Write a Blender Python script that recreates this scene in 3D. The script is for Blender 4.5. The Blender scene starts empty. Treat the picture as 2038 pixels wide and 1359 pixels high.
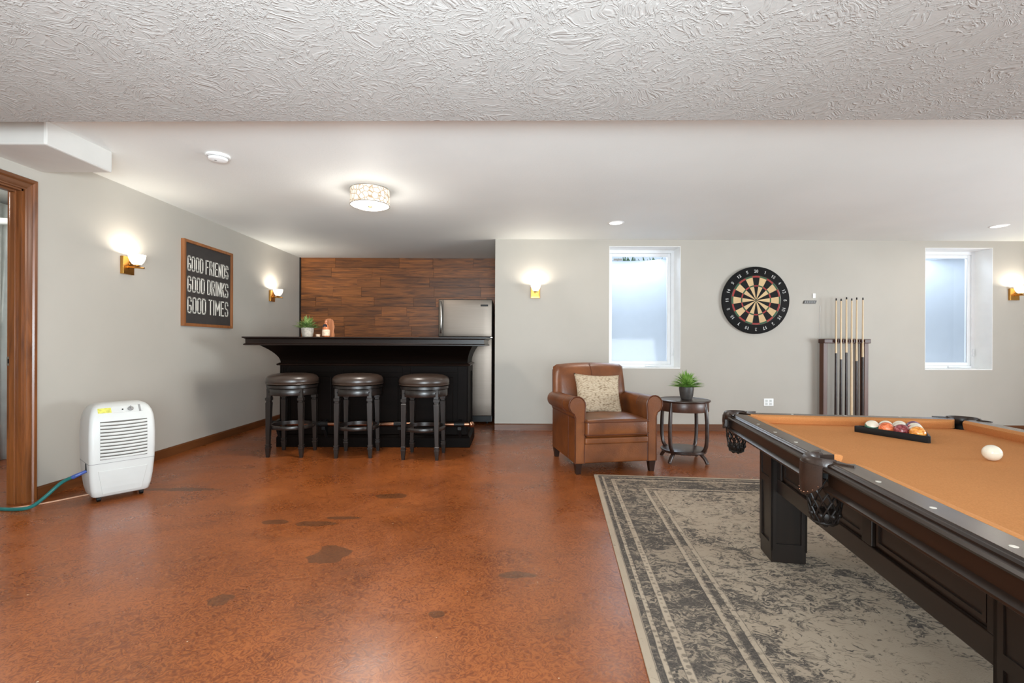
import bpy, bmesh, math, random
from mathutils import Vector, Matrix, noise
random.seed(7)
R = math.radians
PI = math.pi
sc = bpy.context.scene
C = sc.collection

# ------------------------------------------------------------------ camera
cd = bpy.data.cameras.new('camera')
cam = bpy.data.objects.new('camera', cd)
C.objects.link(cam)
cam.matrix_world = Matrix.Translation((0, 0, 1.1)) @ Matrix.Rotation(R(90), 4, 'X') @ Matrix.Rotation(R(0.22), 4, 'Z')
cd.sensor_width = 36.0
cd.lens = 36.0 * 950.0 / 2038.0
cd.shift_y = 6.5 / 2038.0
cd.clip_start = 0.05
sc.camera = cam

# ------------------------------------------------------------------ colour management, world, big lights
sc.view_settings.view_transform = 'Standard'
sc.view_settings.look = 'None'
sc.view_settings.gamma = 1
sc.view_settings.use_curve_mapping = False
sc.view_settings.exposure = 0.0
w = bpy.data.worlds.new('sky')
sc.world = w
w.use_nodes = True
bg = w.node_tree.nodes['Background']
bg.inputs[0].default_value = (0.72, 0.86, 1.0, 1)
bg.inputs[1].default_value = 1.0
sc.cycles.sample_clamp_indirect = 6.0
sc.cycles.max_bounces = 8
sc.cycles.diffuse_bounces = 5


def light(name, kind, loc, energy, col=(1, 1, 1), size=0.1, size_y=None, rot=(0, 0, 0), spread=None, shape=None):
    l = bpy.data.lights.new(name, kind)
    l.energy = energy
    l.color = col
    if kind == 'AREA':
        l.shape = shape or ('RECTANGLE' if size_y else 'SQUARE')
        l.size = size
        if size_y: l.size_y = size_y
        if spread: l.spread = spread
    elif kind in ('POINT', 'SPOT'):
        l.shadow_soft_size = size
    o = bpy.data.objects.new(name, l)
    o.location = loc
    o.rotation_euler = rot
    C.objects.link(o)
    return o

# added fill light behind the camera, in front of a closed wall
light('fill_rear', 'AREA', (1.2, -2.9, 1.05), 385, (0.82, 0.93, 1.0), 7.0, 1.8, (R(112), 0, 0))
# added fill from the unseen right end, lifts the left wall and ceilings
light('fill_right', 'AREA', (7.45, 1.3, 1.15), 460, (0.82, 0.93, 1.0), 3.6, 1.5, (R(112), 0, R(84)))
# added fill light just behind the camera, aimed up to brighten the ceilings
light('camera_flash', 'AREA', (0.0, -0.4, 1.20), 200, (0.81, 0.93, 1.0), 1.2, 0.6, (R(126), 0, R(32)))

# ------------------------------------------------------------------ materials
def lin(c):
    out = []
    for v in c[:3]:
        v = v / 255.0
        out.append(v / 12.92 if v <= 0.04045 else ((v + 0.055) / 1.055) ** 2.4)
    return (*out, 1.0)


class NT:
    def __init__(s, name):
        s.m = bpy.data.materials.new(name)
        s.m.use_nodes = True
        s.t = s.m.node_tree
        s.n = s.t.nodes
        s.b = s.n['Principled BSDF']

    def new(s, typ, **kw):
        n = s.n.new(typ)
        for k, v in kw.items():
            if k.startswith('i_'):
                n.inputs[k[2:].replace('_', ' ')].default_value = v
            else:
                setattr(n, k, v)
        return n

    def link(s, a, b): s.t.links.new(a, b)

    def coords(s, scale=(1, 1, 1), kind='Object', rot=(0, 0, 0), loc=(0, 0, 0)):
        tc = s.new('ShaderNodeTexCoord')
        mp = s.new('ShaderNodeMapping')
        mp.inputs['Scale'].default_value = scale
        mp.inputs['Rotation'].default_value = rot
        mp.inputs['Location'].default_value = loc
        s.link(tc.outputs[kind], mp.inputs['Vector'])
        return mp.outputs['Vector']

    def noise(s, vec, scale, detail=3, rough=0.5, dist=0.0):
        n = s.new('ShaderNodeTexNoise')
        n.inputs['Scale'].default_value = scale
        n.inputs['Detail'].default_value = detail
        n.inputs['Roughness'].default_value = rough
        n.inputs['Distortion'].default_value = dist
        if vec is not None: s.link(vec, n.inputs['Vector'])
        return n.outputs['Fac']

    def ramp(s, fac, stops, interp='LINEAR'):
        r = s.new('ShaderNodeValToRGB')
        cr = r.color_ramp
        cr.interpolation = interp
        while len(cr.elements) < len(stops): cr.elements.new(0.5)
        for e, (p, c) in zip(cr.elements, stops):
            e.position = p
            e.color = c if len(c) == 4 else (*c, 1)
        s.link(fac, r.inputs['Fac'])
        return r.outputs['Color']

    def mix(s, fac, a, b, blend='MIX'):
        m = s.new('ShaderNodeMix', data_type='RGBA', blend_type=blend)
        if hasattr(fac, 'links'): s.link(fac, m.inputs[0])
        else: m.inputs[0].default_value = fac
        for v, i in ((a, 6), (b, 7)):
            if hasattr(v, 'links'): s.link(v, m.inputs[i])
            else: m.inputs[i].default_value = v
        return m.outputs[2]

    def math(s, op, a, b=None, c=None):
        m = s.new('ShaderNodeMath', operation=op)
        for i, v in enumerate((a, b, c)):
            if v is None: continue
            if hasattr(v, 'links'): s.link(v, m.inputs[i])
            else: m.inputs[i].default_value = v
        return m.outputs[0]

    def bump(s, h, strength, dist=0.01):
        b = s.new('ShaderNodeBump')
        b.inputs['Strength'].default_value = strength
        b.inputs['Distance'].default_value = dist
        s.link(h, b.inputs['Height'])
        s.link(b.outputs['Normal'], s.b.inputs['Normal'])

    def base(s, c):
        if hasattr(c, 'links'): s.link(c, s.b.inputs['Base Color'])
        else: s.b.inputs['Base Color'].default_value = c

    def set(s, rough=None, metal=None, spec=None, coat=None, emit=None, estr=None, alpha=None):
        i = s.b.inputs
        if rough is not None: i['Roughness'].default_value = rough
        if metal is not None: i['Metallic'].default_value = metal
        if spec is not None: i['Specular IOR Level'].default_value = spec
        if coat is not None:
            i['Coat Weight'].default_value = coat
            i['Coat Roughness'].default_value = 0.15
        if emit is not None: i['Emission Color'].default_value = emit
        if estr is not None: i['Emission Strength'].default_value = estr


def plain(name, c, rough=0.5, metal=0.0, spec=0.5, var=0.06, vs=8, bump=0.0, bs=60, coat=None):
    t = NT(name)
    v = t.coords()
    f = t.noise(v, vs, 3)
    c1 = lin(c)
    d = tuple(x * (1 - var * 2.2) for x in c1[:3]) + (1,)
    u = tuple(min(1, x * (1 + var * 2.2)) for x in c1[:3]) + (1,)
    t.base(t.ramp(f, [(0.3, d), (0.7, u)]))
    t.set(rough, metal, spec, coat)
    if bump:
        t.bump(t.noise(v, bs, 3), bump, 0.004)
    return t.m


def wood(name, c1, c2, axis='X', scale=1.0, rough=0.4, coat=None, spec=0.5, bump=0.08, per_obj=0.0):
    t = NT(name)
    s = {'X': (1.2, 14, 14), 'Y': (14, 1.2, 14), 'Z': (14, 14, 1.2)}[axis]
    s = tuple(v * scale for v in s)
    v = t.coords(s)
    if per_obj:
        oi = t.new('ShaderNodeObjectInfo')
        va = t.new('ShaderNodeVectorMath', operation='SCALE')
        cmb = t.new('ShaderNodeCombineXYZ')
        for i in range(3): t.link(oi.outputs['Random'], cmb.inputs[i])
        t.link(cmb.outputs[0], va.inputs[0])
        va.inputs['Scale'].default_value = 57.0
        ad = t.new('ShaderNodeVectorMath', operation='ADD')
        t.link(v, ad.inputs[0]); t.link(va.outputs[0], ad.inputs[1])
        v = ad.outputs[0]
    f = t.noise(v, 1.0, 6, 0.62, 1.2)
    col = t.ramp(f, [(0.28, lin(c1)), (0.5, tuple((a + b) / 2 for a, b in zip(lin(c1), lin(c2)))), (0.72, lin(c2))])
    if per_obj:
        g = t.ramp(oi.outputs['Random'], [(0, (1 - per_obj,) * 3), (1, (1 + per_obj * 0.7,) * 3)])
        col = t.mix(1.0, col, g, 'MULTIPLY')
    t.base(col)
    t.set(rough, 0, spec, coat)
    if bump: t.bump(f, bump, 0.004)
    return t.m


M = {}
# painted walls
t = NT('greige_wall_paint'); v = t.coords()
t.base(t.ramp(t.noise(v, 1.6, 3), [(0.3, lin((177, 171, 161))), (0.7, lin((182, 176, 166)))]))
t.set(0.55, 0, 0.3); t.bump(t.noise(v, 160, 2), 0.05, 0.002); M['wall'] = t.m
# far ceiling: fine knockdown
t = NT('ceiling_paint_fine_texture'); v = t.coords()
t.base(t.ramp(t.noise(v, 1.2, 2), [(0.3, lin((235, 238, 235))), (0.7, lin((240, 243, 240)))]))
t.set(0.6, 0, 0.3)
h = t.noise(v, 30, 4, 0.6, 1.5); t.bump(h, 0.22, 0.006); M['ceil'] = t.m
# near ceiling: strong brushed texture
t = NT('ceiling_paint_brushed_texture')
v = t.coords()
dn = t.new('ShaderNodeTexNoise'); dn.inputs['Scale'].default_value = 3.2; dn.inputs['Detail'].default_value = 2
t.link(v, dn.inputs['Vector'])
va = t.new('ShaderNodeVectorMath', operation='MULTIPLY_ADD')
t.link(dn.outputs['Color'], va.inputs[0]); va.inputs[1].default_value = (0.42, 0.42, 0); t.link(v, va.inputs[2])
mp = t.new('ShaderNodeMapping'); mp.inputs['Scale'].default_value = (1.0, 2.6, 1.0); mp.inputs['Rotation'].default_value = (0, 0, R(35))
t.link(va.outputs[0], mp.inputs['Vector'])
h1 = t.noise(mp.outputs[0], 27, 2, 0.5, 0.9)
mp2 = t.new('ShaderNodeMapping'); mp2.inputs['Scale'].default_value = (2.4, 1.0, 1.0); mp2.inputs['Rotation'].default_value = (0, 0, R(20))
t.link(va.outputs[0], mp2.inputs['Vector'])
h1b = t.noise(mp2.outputs[0], 24, 2, 0.5, 0.9)
hr = t.math('MAXIMUM', t.ramp(h1, [(0.52, (0, 0, 0)), (0.66, (1, 1, 1))]), t.ramp(h1b, [(0.54, (0, 0, 0)), (0.68, (1, 1, 1))]))
h2 = t.noise(v, 55, 3)
hh = t.math('ADD', hr, t.math('MULTIPLY', h2, 0.35))
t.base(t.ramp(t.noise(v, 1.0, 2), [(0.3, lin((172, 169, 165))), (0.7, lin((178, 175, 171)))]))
t.set(0.6, 0, 0.3); t.bump(hh, 0.5, 0.006); M['ceil_near'] = t.m

M['white'] = plain('white_trim_paint', (242, 242, 240), 0.4, var=0.01)
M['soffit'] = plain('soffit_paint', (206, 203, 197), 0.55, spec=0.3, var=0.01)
M['vinyl'] = plain('white_vinyl', (236, 238, 240), 0.35, var=0.01)
M['trimwood'] = wood('stained_trim_wood_upright', (74, 38, 16), (140, 82, 40), 'Z', 1.0, 0.32, spec=0.6)
M['basewood_y'] = wood('stained_baseboard_wood', (80, 45, 22), (114, 68, 36), 'Y', 1.0, 0.35)
M['basewood_x'] = wood('stained_baseboard_wood_long', (80, 45, 22), (114, 68, 36), 'X', 1.0, 0.35)
M['plank'] = wood('reclaimed_plank_wood', (62, 31, 12), (172, 102, 46), 'X', 1.7, 0.42, per_obj=0.34, bump=0.25)
M['plankgap'] = plain('dark_gap', (30, 17, 10), 0.9)

# stained concrete floor
t = NT('acid_stained_concrete'); v = t.coords()
big = t.noise(v, 0.95, 5, 0.62, 0.6)
med = t.noise(v, 2.4, 6, 0.7, 0.4)
fine = t.noise(v, 22, 3, 0.6, 4.5)
c = t.ramp(big, [(0.28, lin((96, 50, 22))), (0.44, lin((134, 70, 31))), (0.6, lin((154, 83, 38))), (0.78, lin((168, 98, 50)))])
c = t.mix(t.math('MULTIPLY', t.ramp(med, [(0.34, (1, 1, 1)), (0.60, (0, 0, 0))]), 0.5), c, lin((103, 47, 19)))
c = t.mix(t.math('MULTIPLY', t.ramp(fine, [(0.47, (0, 0, 0)), (0.58, (1, 1, 1))]), 0.42), c, lin((179, 104, 50)))
c = t.mix(t.math('MULTIPLY', t.ramp(fine, [(0.36, (1, 1, 1)), (0.46, (0, 0, 0))]), 0.5), c, lin((88, 39, 16)))
# dark stains: soft blots
blot = t.noise(t.coords((1, 2.2, 1)), 1.9, 1.5, 0.4, 0.2)
c = t.mix(t.math('MULTIPLY', t.ramp(blot, [(0.60, (0, 0, 0)), (0.76, (1, 1, 1))]), 0.22), c, lin((62, 45, 31)))
# the few distinct stains seen on the slab (world x, y, rx, ry)
stains = [(-0.86, 3.46, 0.105, 0.055), (-1.21, 2.92, 0.12, 0.04), (-1.45, 2.95, 0.075, 0.035), (-1.08, 3.02, 0.11, 0.025),
          (-0.95, 2.5, 0.10, 0.10), (0.02, 2.28, 0.09, 0.035), (-2.5, 3.6, 0.25, 0.04), (-0.30, 1.95, 0.035, 0.03), (-1.25, 2.05, 0.05, 0.05)]
sep = t.new('ShaderNodeSeparateXYZ'); t.link(t.coords(), sep.inputs[0])
wob = t.noise(t.coords(), 9, 3)
tot = None
for (sx, sy, rx, ry) in stains:
    dx = t.math('DIVIDE', t.math('SUBTRACT', sep.outputs[0], sx), rx)
    dy = t.math('DIVIDE', t.math('SUBTRACT', sep.outputs[1], sy), ry)
    d = t.math('ADD', t.math('MULTIPLY', dx, dx), t.math('MULTIPLY', dy, dy))
    d = t.math('ADD', d, t.math('MULTIPLY', t.math('SUBTRACT', wob, 0.5), 3.2))
    f = t.math('SUBTRACT', 1.15, d)
    f.node.use_clamp = True
    tot = f if tot is None else t.math('MAXIMUM', tot, f)
c = t.mix(t.math('MULTIPLY', t.ramp(tot, [(0.0, (0, 0, 0)), (0.25, (1, 1, 1))]), 0.62), c, lin((74, 50, 31)))
spk = t.new('ShaderNodeTexVoronoi'); spk.inputs['Scale'].default_value = 7; t.link(t.coords(), spk.inputs['Vector'])
c = t.mix(t.ramp(spk.outputs['Distance'], [(0.018, (1, 1, 1)), (0.026, (0, 0, 0))]), c, lin((214, 190, 160)))
t.base(c)
rr = t.ramp(med, [(0.3, (0.22,) * 3), (0.7, (0.38,) * 3)])
t.link(rr, t.b.inputs['Roughness'])
t.set(None, 0, 0.5)
t.bump(fine, 0.10, 0.003)
M['floor'] = t.m

M['brass'] = plain('aged_brass', (196, 146, 76), 0.32, 1.0, var=0.05)
M['bronze'] = plain('bronze_tube', (176, 130, 104), 0.3, 1.0, var=0.05)
M['chrome'] = plain('brushed_nickel', (200, 196, 190), 0.3, 1.0, var=0.03)
M['black'] = plain('black_plastic', (13, 12, 12), 0.45, spec=0.3)
M['barwood'] = wood('espresso_bar_wood', (9, 5, 3), (17, 10, 7), 'X', 1, 0.5, spec=0.06, bump=0.03)
M['bartop'] = wood('espresso_bar_top', (18, 11, 8), (34, 22, 17), 'X', 1, 0.32, spec=0.25, bump=0.02)
M['stoolwood'] = wood('charcoal_stool_wood', (22, 18, 16), (42, 35, 31), 'Z', 1, 0.3, spec=0.6, bump=0.03)
M['stoolleather'] = plain('dark_brown_leather', (54, 42, 35), 0.3, var=0.05, bump=0.12, bs=260, spec=0.6)
M['steel'] = None
t = NT('brushed_stainless_steel'); v = t.coords((1, 1, 160))
f = t.noise(v, 3, 3)
t.base(t.ramp(f, [(0.3, lin((94, 85, 77))), (0.7, lin((104, 95, 87)))])); t.set(0.34, 0.9)
t.bump(f, 0.03, 0.001); M['steel'] = t.m
M['fridgecase'] = plain('dark_grey_enamel', (66, 62, 59), 0.4)

t = NT('cognac_leather'); v = t.coords()
f = t.noise(v, 4.5, 4, 0.55, 0.4)
t.base(t.ramp(f, [(0.28, lin((84, 44, 19))), (0.52, lin((112, 62, 29))), (0.75, lin((134, 77, 38)))]))
t.set(0.34, 0, 0.6)
vo = t.new('ShaderNodeTexVoronoi'); vo.inputs['Scale'].default_value = 150; t.link(v, vo.inputs['Vector'])
hh = t.math('ADD', t.math('MULTIPLY', vo.outputs['Distance'], 0.5), t.math('MULTIPLY', t.noise(v, 10, 4, 0.6, 0.5), 1.6))
t.bump(hh, 0.16, 0.006); M['leather'] = t.m
M['piping'] = plain('dark_leather_piping', (88, 46, 26), 0.38, var=0.05)
M['legdark'] = wood('dark_chair_leg_wood', (30, 16, 11), (52, 30, 20), 'Z', 1, 0.35)
M['seam'] = plain('seam_shadow_thread', (86, 44, 24), 0.6)

t = NT('cream_boucle'); v = t.coords((1, 1, 2.1), rot=(0, R(-25), 0))
vo = t.new('ShaderNodeTexVoronoi'); vo.inputs['Scale'].default_value = 46; t.link(v, vo.inputs['Vector'])
f = vo.outputs['Distance']
t.base(t.ramp(f, [(0.0, lin((206, 188, 164))), (0.6, lin((186, 166, 140))), (0.95, lin((128, 106, 84)))]))
t.set(0.95, 0, 0.1)
t.bump(t.math('MULTIPLY', f, -1.0), 0.7, 0.010); M['boucle'] = t.m

M['tablewood'] = wood('walnut_side_table_wood', (34, 22, 18), (66, 44, 34), 'X', 1, 0.3, spec=0.6, bump=0.03)
M['aprontbl'] = wood('walnut_apron_wood', (56, 33, 24), (92, 58, 42), 'Z', 1, 0.35, bump=0.03)
M['potdark'] = plain('charcoal_stoneware', (62, 56, 52), 0.45, var=0.12, vs=30)
M['potlight'] = plain('grey_stoneware', (168, 158, 146), 0.7, var=0.12, vs=40, bump=0.2)
M['soil'] = plain('potting_soil', (46, 34, 26), 0.95)
t = NT('grass_leaf'); v = t.coords()
t.base(t.ramp(t.noise(v, 18, 2), [(0.3, lin((72, 112, 44))), (0.5, lin((120, 162, 68))), (0.7, lin((178, 206, 120)))])); t.set(0.5, 0, 0.4); M['leaf'] = t.m
t = NT('grass_leaf_dark'); v = t.coords()
t.base(t.ramp(t.noise(v, 20, 2), [(0.3, lin((70, 96, 46))), (0.5, lin((118, 142, 74))), (0.7, lin((172, 186, 120)))])); t.set(0.5, 0, 0.4); M['leaf2'] = t.m

M['poolwood'] = wood('mahogany_pool_wood', (20, 12, 7), (38, 23, 14), 'Y', 1, 0.3, spec=0.6, bump=0.02)
M['poolwood_x'] = wood('mahogany_pool_wood_cross', (20, 12, 7), (38, 23, 14), 'X', 1, 0.3, spec=0.6, bump=0.02)
M['poolwood_z'] = wood('mahogany_pool_wood_upright', (16, 10, 6), (31, 20, 13), 'Z', 1, 0.34, spec=0.5, bump=0.02)
M['raildeck'] = wood('mahogany_rail_deck', (62, 50, 42), (98, 82, 69), 'Y', 1, 0.26, spec=0.6, bump=0.02)  # wood colour lightened to stand for gloss reflection on the rail tops
M['raildeck_x'] = wood('mahogany_rail_deck_cross', (62, 50, 42), (98, 82, 69), 'X', 1, 0.26, spec=0.6, bump=0.02)  # same painted reflection tone, grain running crosswise
t = NT('camel_billiard_cloth'); v = t.coords()
f = t.noise(v, 260, 2); g = t.noise(v, 3, 2)
c = t.mix(0.35, t.ramp(g, [(0.3, lin((202, 137, 82))), (0.7, lin((208, 142, 86)))]), t.ramp(f, [(0.35, lin((180, 120, 68))), (0.65, lin((214, 152, 96)))]))
t.base(c); t.set(0.9, 0, 0.15); t.bump(f, 0.15, 0.001); M['cloth'] = t.m
M['pocketleather'] = plain('dark_pocket_leather', (46, 31, 23), 0.36, var=0.1, vs=20, bump=0.15, bs=120, spec=0.6)
M['net'] = plain('dark_pocket_cord', (24, 17, 13), 0.45, spec=0.35)
M['inlay'] = plain('pearl_inlay', (214, 208, 196), 0.25, var=0.05)
M['ivory'] = plain('ivory_resin', (240, 232, 212), 0.12, var=0.01, spec=0.6)
M['rackwood'] = wood('cue_rack_wood', (70, 40, 26), (108, 66, 44), 'Z', 1, 0.4)
M['rackdark'] = wood('cue_rack_dark_wood', (52, 28, 20), (84, 48, 34), 'X', 1, 0.4)
M['maple'] = plain('maple_shaft', (222, 196, 158), 0.35, var=0.03)
M['butt'] = plain('dark_cue_butt', (44, 28, 22), 0.3, var=0.3, vs=30)
M['cuetip'] = plain('dark_cue_tip', (40, 36, 38), 0.8)
M['signwood'] = wood('oak_sign_frame', (122, 74, 40), (160, 102, 58), 'Z', 1, 0.5)
M['signface'] = plain('charcoal_sign_face', (56, 51, 48), 0.8, var=0.05, vs=20)
M['signtext'] = plain('cream_sign_lettering', (232, 226, 214), 0.8, var=0.01)
M['dbblack'] = plain('dartboard_black', (13, 12, 12), 0.7, spec=0.25)
M['dbcream'] = plain('dartboard_cream', (205, 174, 130), 0.8, var=0.03)
M['dbred'] = plain('dartboard_red', (150, 46, 42), 0.7)
M['dbgreen'] = plain('dartboard_green', (44, 82, 54), 0.7)
M['dbnum'] = plain('dartboard_number_white', (216, 214, 210), 0.5)
M['greyplastic'] = plain('grey_plastic', (142, 140, 138), 0.5)
M['dehum'] = plain('off_white_plastic', (203, 203, 199), 0.38, var=0.01)
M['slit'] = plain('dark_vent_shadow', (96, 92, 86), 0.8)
M['yellow'] = plain('yellow_sticker', (206, 200, 96), 0.5, var=0.1, vs=60)
M['hose'] = plain('teal_hose_rubber', (34, 104, 100), 0.3, var=0.08)
M['hoseblue'] = plain('blue_hose_fitting', (62, 82, 150), 0.35)
M['cord'] = plain('tan_cord', (206, 160, 130), 0.5)
M['amber'] = plain('copper_brown_glass', (176, 104, 66), 0.14, var=0.25, vs=40, spec=0.7)
M['boardwood'] = wood('live_edge_board_wood', (120, 66, 38), (190, 124, 82), 'Z', 2, 0.45)
M['label_black'] = plain('black_paper_seal', (24, 20, 30), 0.5)
M['label_pale'] = plain('pale_paper_label', (216, 186, 160), 0.6, var=0.12, vs=60)
M['utility'] = plain('utility_wall_paint', (206, 208, 204), 0.6, var=0.02)
M['plasticsheet'] = plain('milky_plastic_sheet', (214, 218, 214), 0.2, var=0.04, bump=0.3, bs=8)
M['wellliner'] = plain('white_well_liner', (164, 169, 176), 0.6, var=0.01)
M['grassout'] = plain('outdoor_grass', (96, 128, 92), 0.9, var=0.2)

# rug
t = NT('distressed_persian_rug')
v = t.coords()
sep = t.new('ShaderNodeSeparateXYZ'); t.link(v, sep.inputs[0])
RHX, RHY = 1.6, 2.05
dx = t.math('SUBTRACT', RHX, t.math('ABSOLUTE', sep.outputs[0]))
dy = t.math('SUBTRACT', RHY, t.math('ABSOLUTE', sep.outputs[1]))
d = t.math('MINIMUM', dx, dy)
wv = t.noise(v, 8, 2)
d = t.math('ADD', d, t.math('MULTIPLY', t.math('SUBTRACT', wv, 0.5), 0.006))
lt = lin((178, 164, 146)); dk = lin((86, 80, 75)); md = lin((128, 115, 101)); ch = lin((66, 63, 62))
# density of the dark motif per band (value) -----------------------------------------
band = t.ramp(d, [(0.0, (0.02,) * 3), (0.032, (0.80,) * 3), (0.058, (0.12,) * 3), (0.078, (0.66,) * 3), (0.125, (0.12,) * 3),
                  (0.155, (0.60,) * 3), (0.345, (0.12,) * 3), (0.372, (0.55,) * 3), (0.405, (0.12,) * 3), (0.43, (0.36,) * 3)], 'CONSTANT')
dv = t.new('ShaderNodeTexNoise'); dv.inputs['Scale'].default_value = 11; dv.inputs['Detail'].default_value = 3; t.link(v, dv.inputs['Vector'])
va = t.new('ShaderNodeVectorMath', operation='MULTIPLY_ADD'); t.link(dv.outputs['Color'], va.inputs[0]); va.inputs[1].default_value = (0.12, 0.12, 0); t.link(v, va.inputs[2])
motif = t.new('ShaderNodeTexVoronoi'); motif.inputs['Scale'].default_value = 15; t.link(va.outputs[0], motif.inputs['Vector'])
vine = t.ramp(motif.outputs['Distance'], [(0.0, (0.2,) * 3), (0.16, (0.1,) * 3), (0.26, (0.95,) * 3), (0.36, (0.2,) * 3), (0.5, (0.45,) * 3), (0.62, (0.9,) * 3)])
mpr = t.new('ShaderNodeMapping'); mpr.inputs['Scale'].default_value = (0.62, 1.25, 1); mpr.inputs['Rotation'].default_value = (0, 0, R(8)); t.link(va.outputs[0], mpr.inputs['Vector'])
speck = t.noise(mpr.outputs[0], 44, 4, 0.68, 1.4)
patch = t.noise(v, 2.1, 5, 0.65, 0.5)
val = t.math('ADD', t.math('MULTIPLY', vine, 0.20), t.math('ADD', t.math('MULTIPLY', speck, 1.25), t.math('MULTIPLY', patch, 0.85)))
th = t.math('SUBTRACT', 1.385, t.math('MULTIPLY', band, 0.56))
dark = t.math('DIVIDE', t.math('SUBTRACT', val, th), 0.16)
dark.node.use_clamp = True
dark = t.math('MULTIPLY', dark, t.math('ADD', 0.50, t.math('MULTIPLY', t.noise(v, 130, 2, 0.6), 0.78)))
# dotted guard stripes
chk = t.new('ShaderNodeTexVoronoi'); chk.inputs['Scale'].default_value = 30; chk.inputs['Randomness'].default_value = 0.35; t.link(v, chk.inputs['Vector'])
dots = t.ramp(chk.outputs['Distance'], [(0.22, (1, 1, 1)), (0.34, (0, 0, 0))])
instripe = t.ramp(band, [(0.05, (0, 0, 0)), (0.08, (1, 1, 1)), (0.2, (1, 1, 1)), (0.25, (0, 0, 0))])
dark = t.math('MAXIMUM', dark, t.math('MULTIPLY', t.math('MULTIPLY', dots, instripe), 0.55))
basec = t.mix(t.noise(v, 5, 4), lin((166, 148, 128)), lin((188, 172, 152)))
basec = t.mix(t.math('MULTIPLY', t.ramp(band, [(0.3, (0, 0, 0)), (0.6, (1, 1, 1))]), 0.45), basec, md)
# fine dark outline where bands change
col = t.mix(dark, basec, t.mix(t.noise(v, 7, 3), ch, dk))
edges = None
for e in (0.032, 0.058, 0.078, 0.125, 0.155, 0.345, 0.372, 0.405, 0.43):
    q = t.math('SUBTRACT', 1.0, t.math('DIVIDE', t.math('ABSOLUTE', t.math('SUBTRACT', d, e)), 0.0032))
    q.node.use_clamp = True
    edges = q if edges is None else t.math('MAXIMUM', edges, q)
col = t.mix(t.math('MULTIPLY', edges, 0.7), col, dk)
t.base(col); t.set(0.95, 0, 0.1)
t.bump(t.noise(v, 220, 2), 0.35, 0.003); M['rug'] = t.m
M['rugedge'] = plain('rug_binding', (182, 168, 150), 0.95)


def emitter(name, c, strength, base=(255, 255, 255)):
    t = NT(name); t.base(lin(base)); t.set(0.5, 0, 0.3, None, lin(c), strength)
    return t.m

M['shadeglow'] = emitter('glowing_opal_glass', (255, 238, 214), 2.6)
M['lensglow'] = emitter('recessed_lens_glow', (255, 248, 238), 2.2)
M['diffglow'] = emitter('ceiling_light_diffuser', (255, 250, 242), 3.0)
# drum: lit fabric behind a printed filigree of rings
t = NT('patterned_drum_shade'); v = t.coords()
vo = t.new('ShaderNodeTexVoronoi'); vo.feature = 'DISTANCE_TO_EDGE'; vo.inputs['Scale'].default_value = 26; t.link(v, vo.inputs['Vector'])
v2 = t.new('ShaderNodeTexVoronoi'); v2.inputs['Scale'].default_value = 11; t.link(v, v2.inputs['Vector'])
ln = t.ramp(vo.outputs['Distance'], [(0.03, (1, 1, 1)), (0.09, (0, 0, 0))])
dt = t.ramp(v2.outputs['Distance'], [(0.24, (1, 1, 1)), (0.28, (0, 0, 0))])
pc = t.mix(t.math('MULTIPLY', ln, 0.85), lin((255, 248, 230)), lin((176, 132, 80)))
pc = t.mix(t.math('MULTIPLY', dt, 0.85), pc, lin((190, 128, 70)))
t.base(t.mix(0.55, pc, lin((0, 0, 0)))); t.set(0.6)
t.link(pc, t.b.inputs['Emission Color']); t.b.inputs['Emission Strength'].default_value = 0.62
M['drum'] = t.m

t = NT('window_glass')
g = t.b
t.base((1, 1, 1, 1)); t.set(0.02, 0, 0.5)
tr = t.new('ShaderNodeBsdfTransparent'); tr.inputs[0].default_value = (0.97, 0.985, 1, 1)
gl = t.new('ShaderNodeBsdfGlossy'); gl.inputs['Roughness'].default_value = 0.05
fr = t.new('ShaderNodeFresnel'); fr.inputs[0].default_value = 1.3
mx = t.new('ShaderNodeMixShader'); t.link(fr.outputs[0], mx.inputs[0]); t.link(tr.outputs[0], mx.inputs[1]); t.link(gl.outputs[0], mx.inputs[2])
out = [n for n in t.n if n.type == 'OUTPUT_MATERIAL'][0]
t.link(mx.outputs[0], out.inputs['Surface']); M['glass'] = t.m


def ballmat(name, c, stripe):
    t = NT(name); tc = t.new('ShaderNodeTexCoord'); s = t.new('ShaderNodeSeparateXYZ'); t.link(tc.outputs['Object'], s.inputs[0])
    vv = t.coords()
    n_ = t.noise(vv, 45, 3, 0.6, 1.5)
    cc = t.mix(t.ramp(n_, [(0.4, (0, 0, 0)), (0.6, (1, 1, 1))]), lin(c), tuple(min(1, x * 2.0 + 0.05) for x in lin(c)[:3]) + (1,))
    if stripe:
        a = t.math('GREATER_THAN', t.math('ABSOLUTE', s.outputs[2]), 0.016)
        cc = t.mix(a, cc, lin((232, 222, 202)))
    t.base(cc); t.set(0.1, 0, 0.6)
    return t.m

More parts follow.
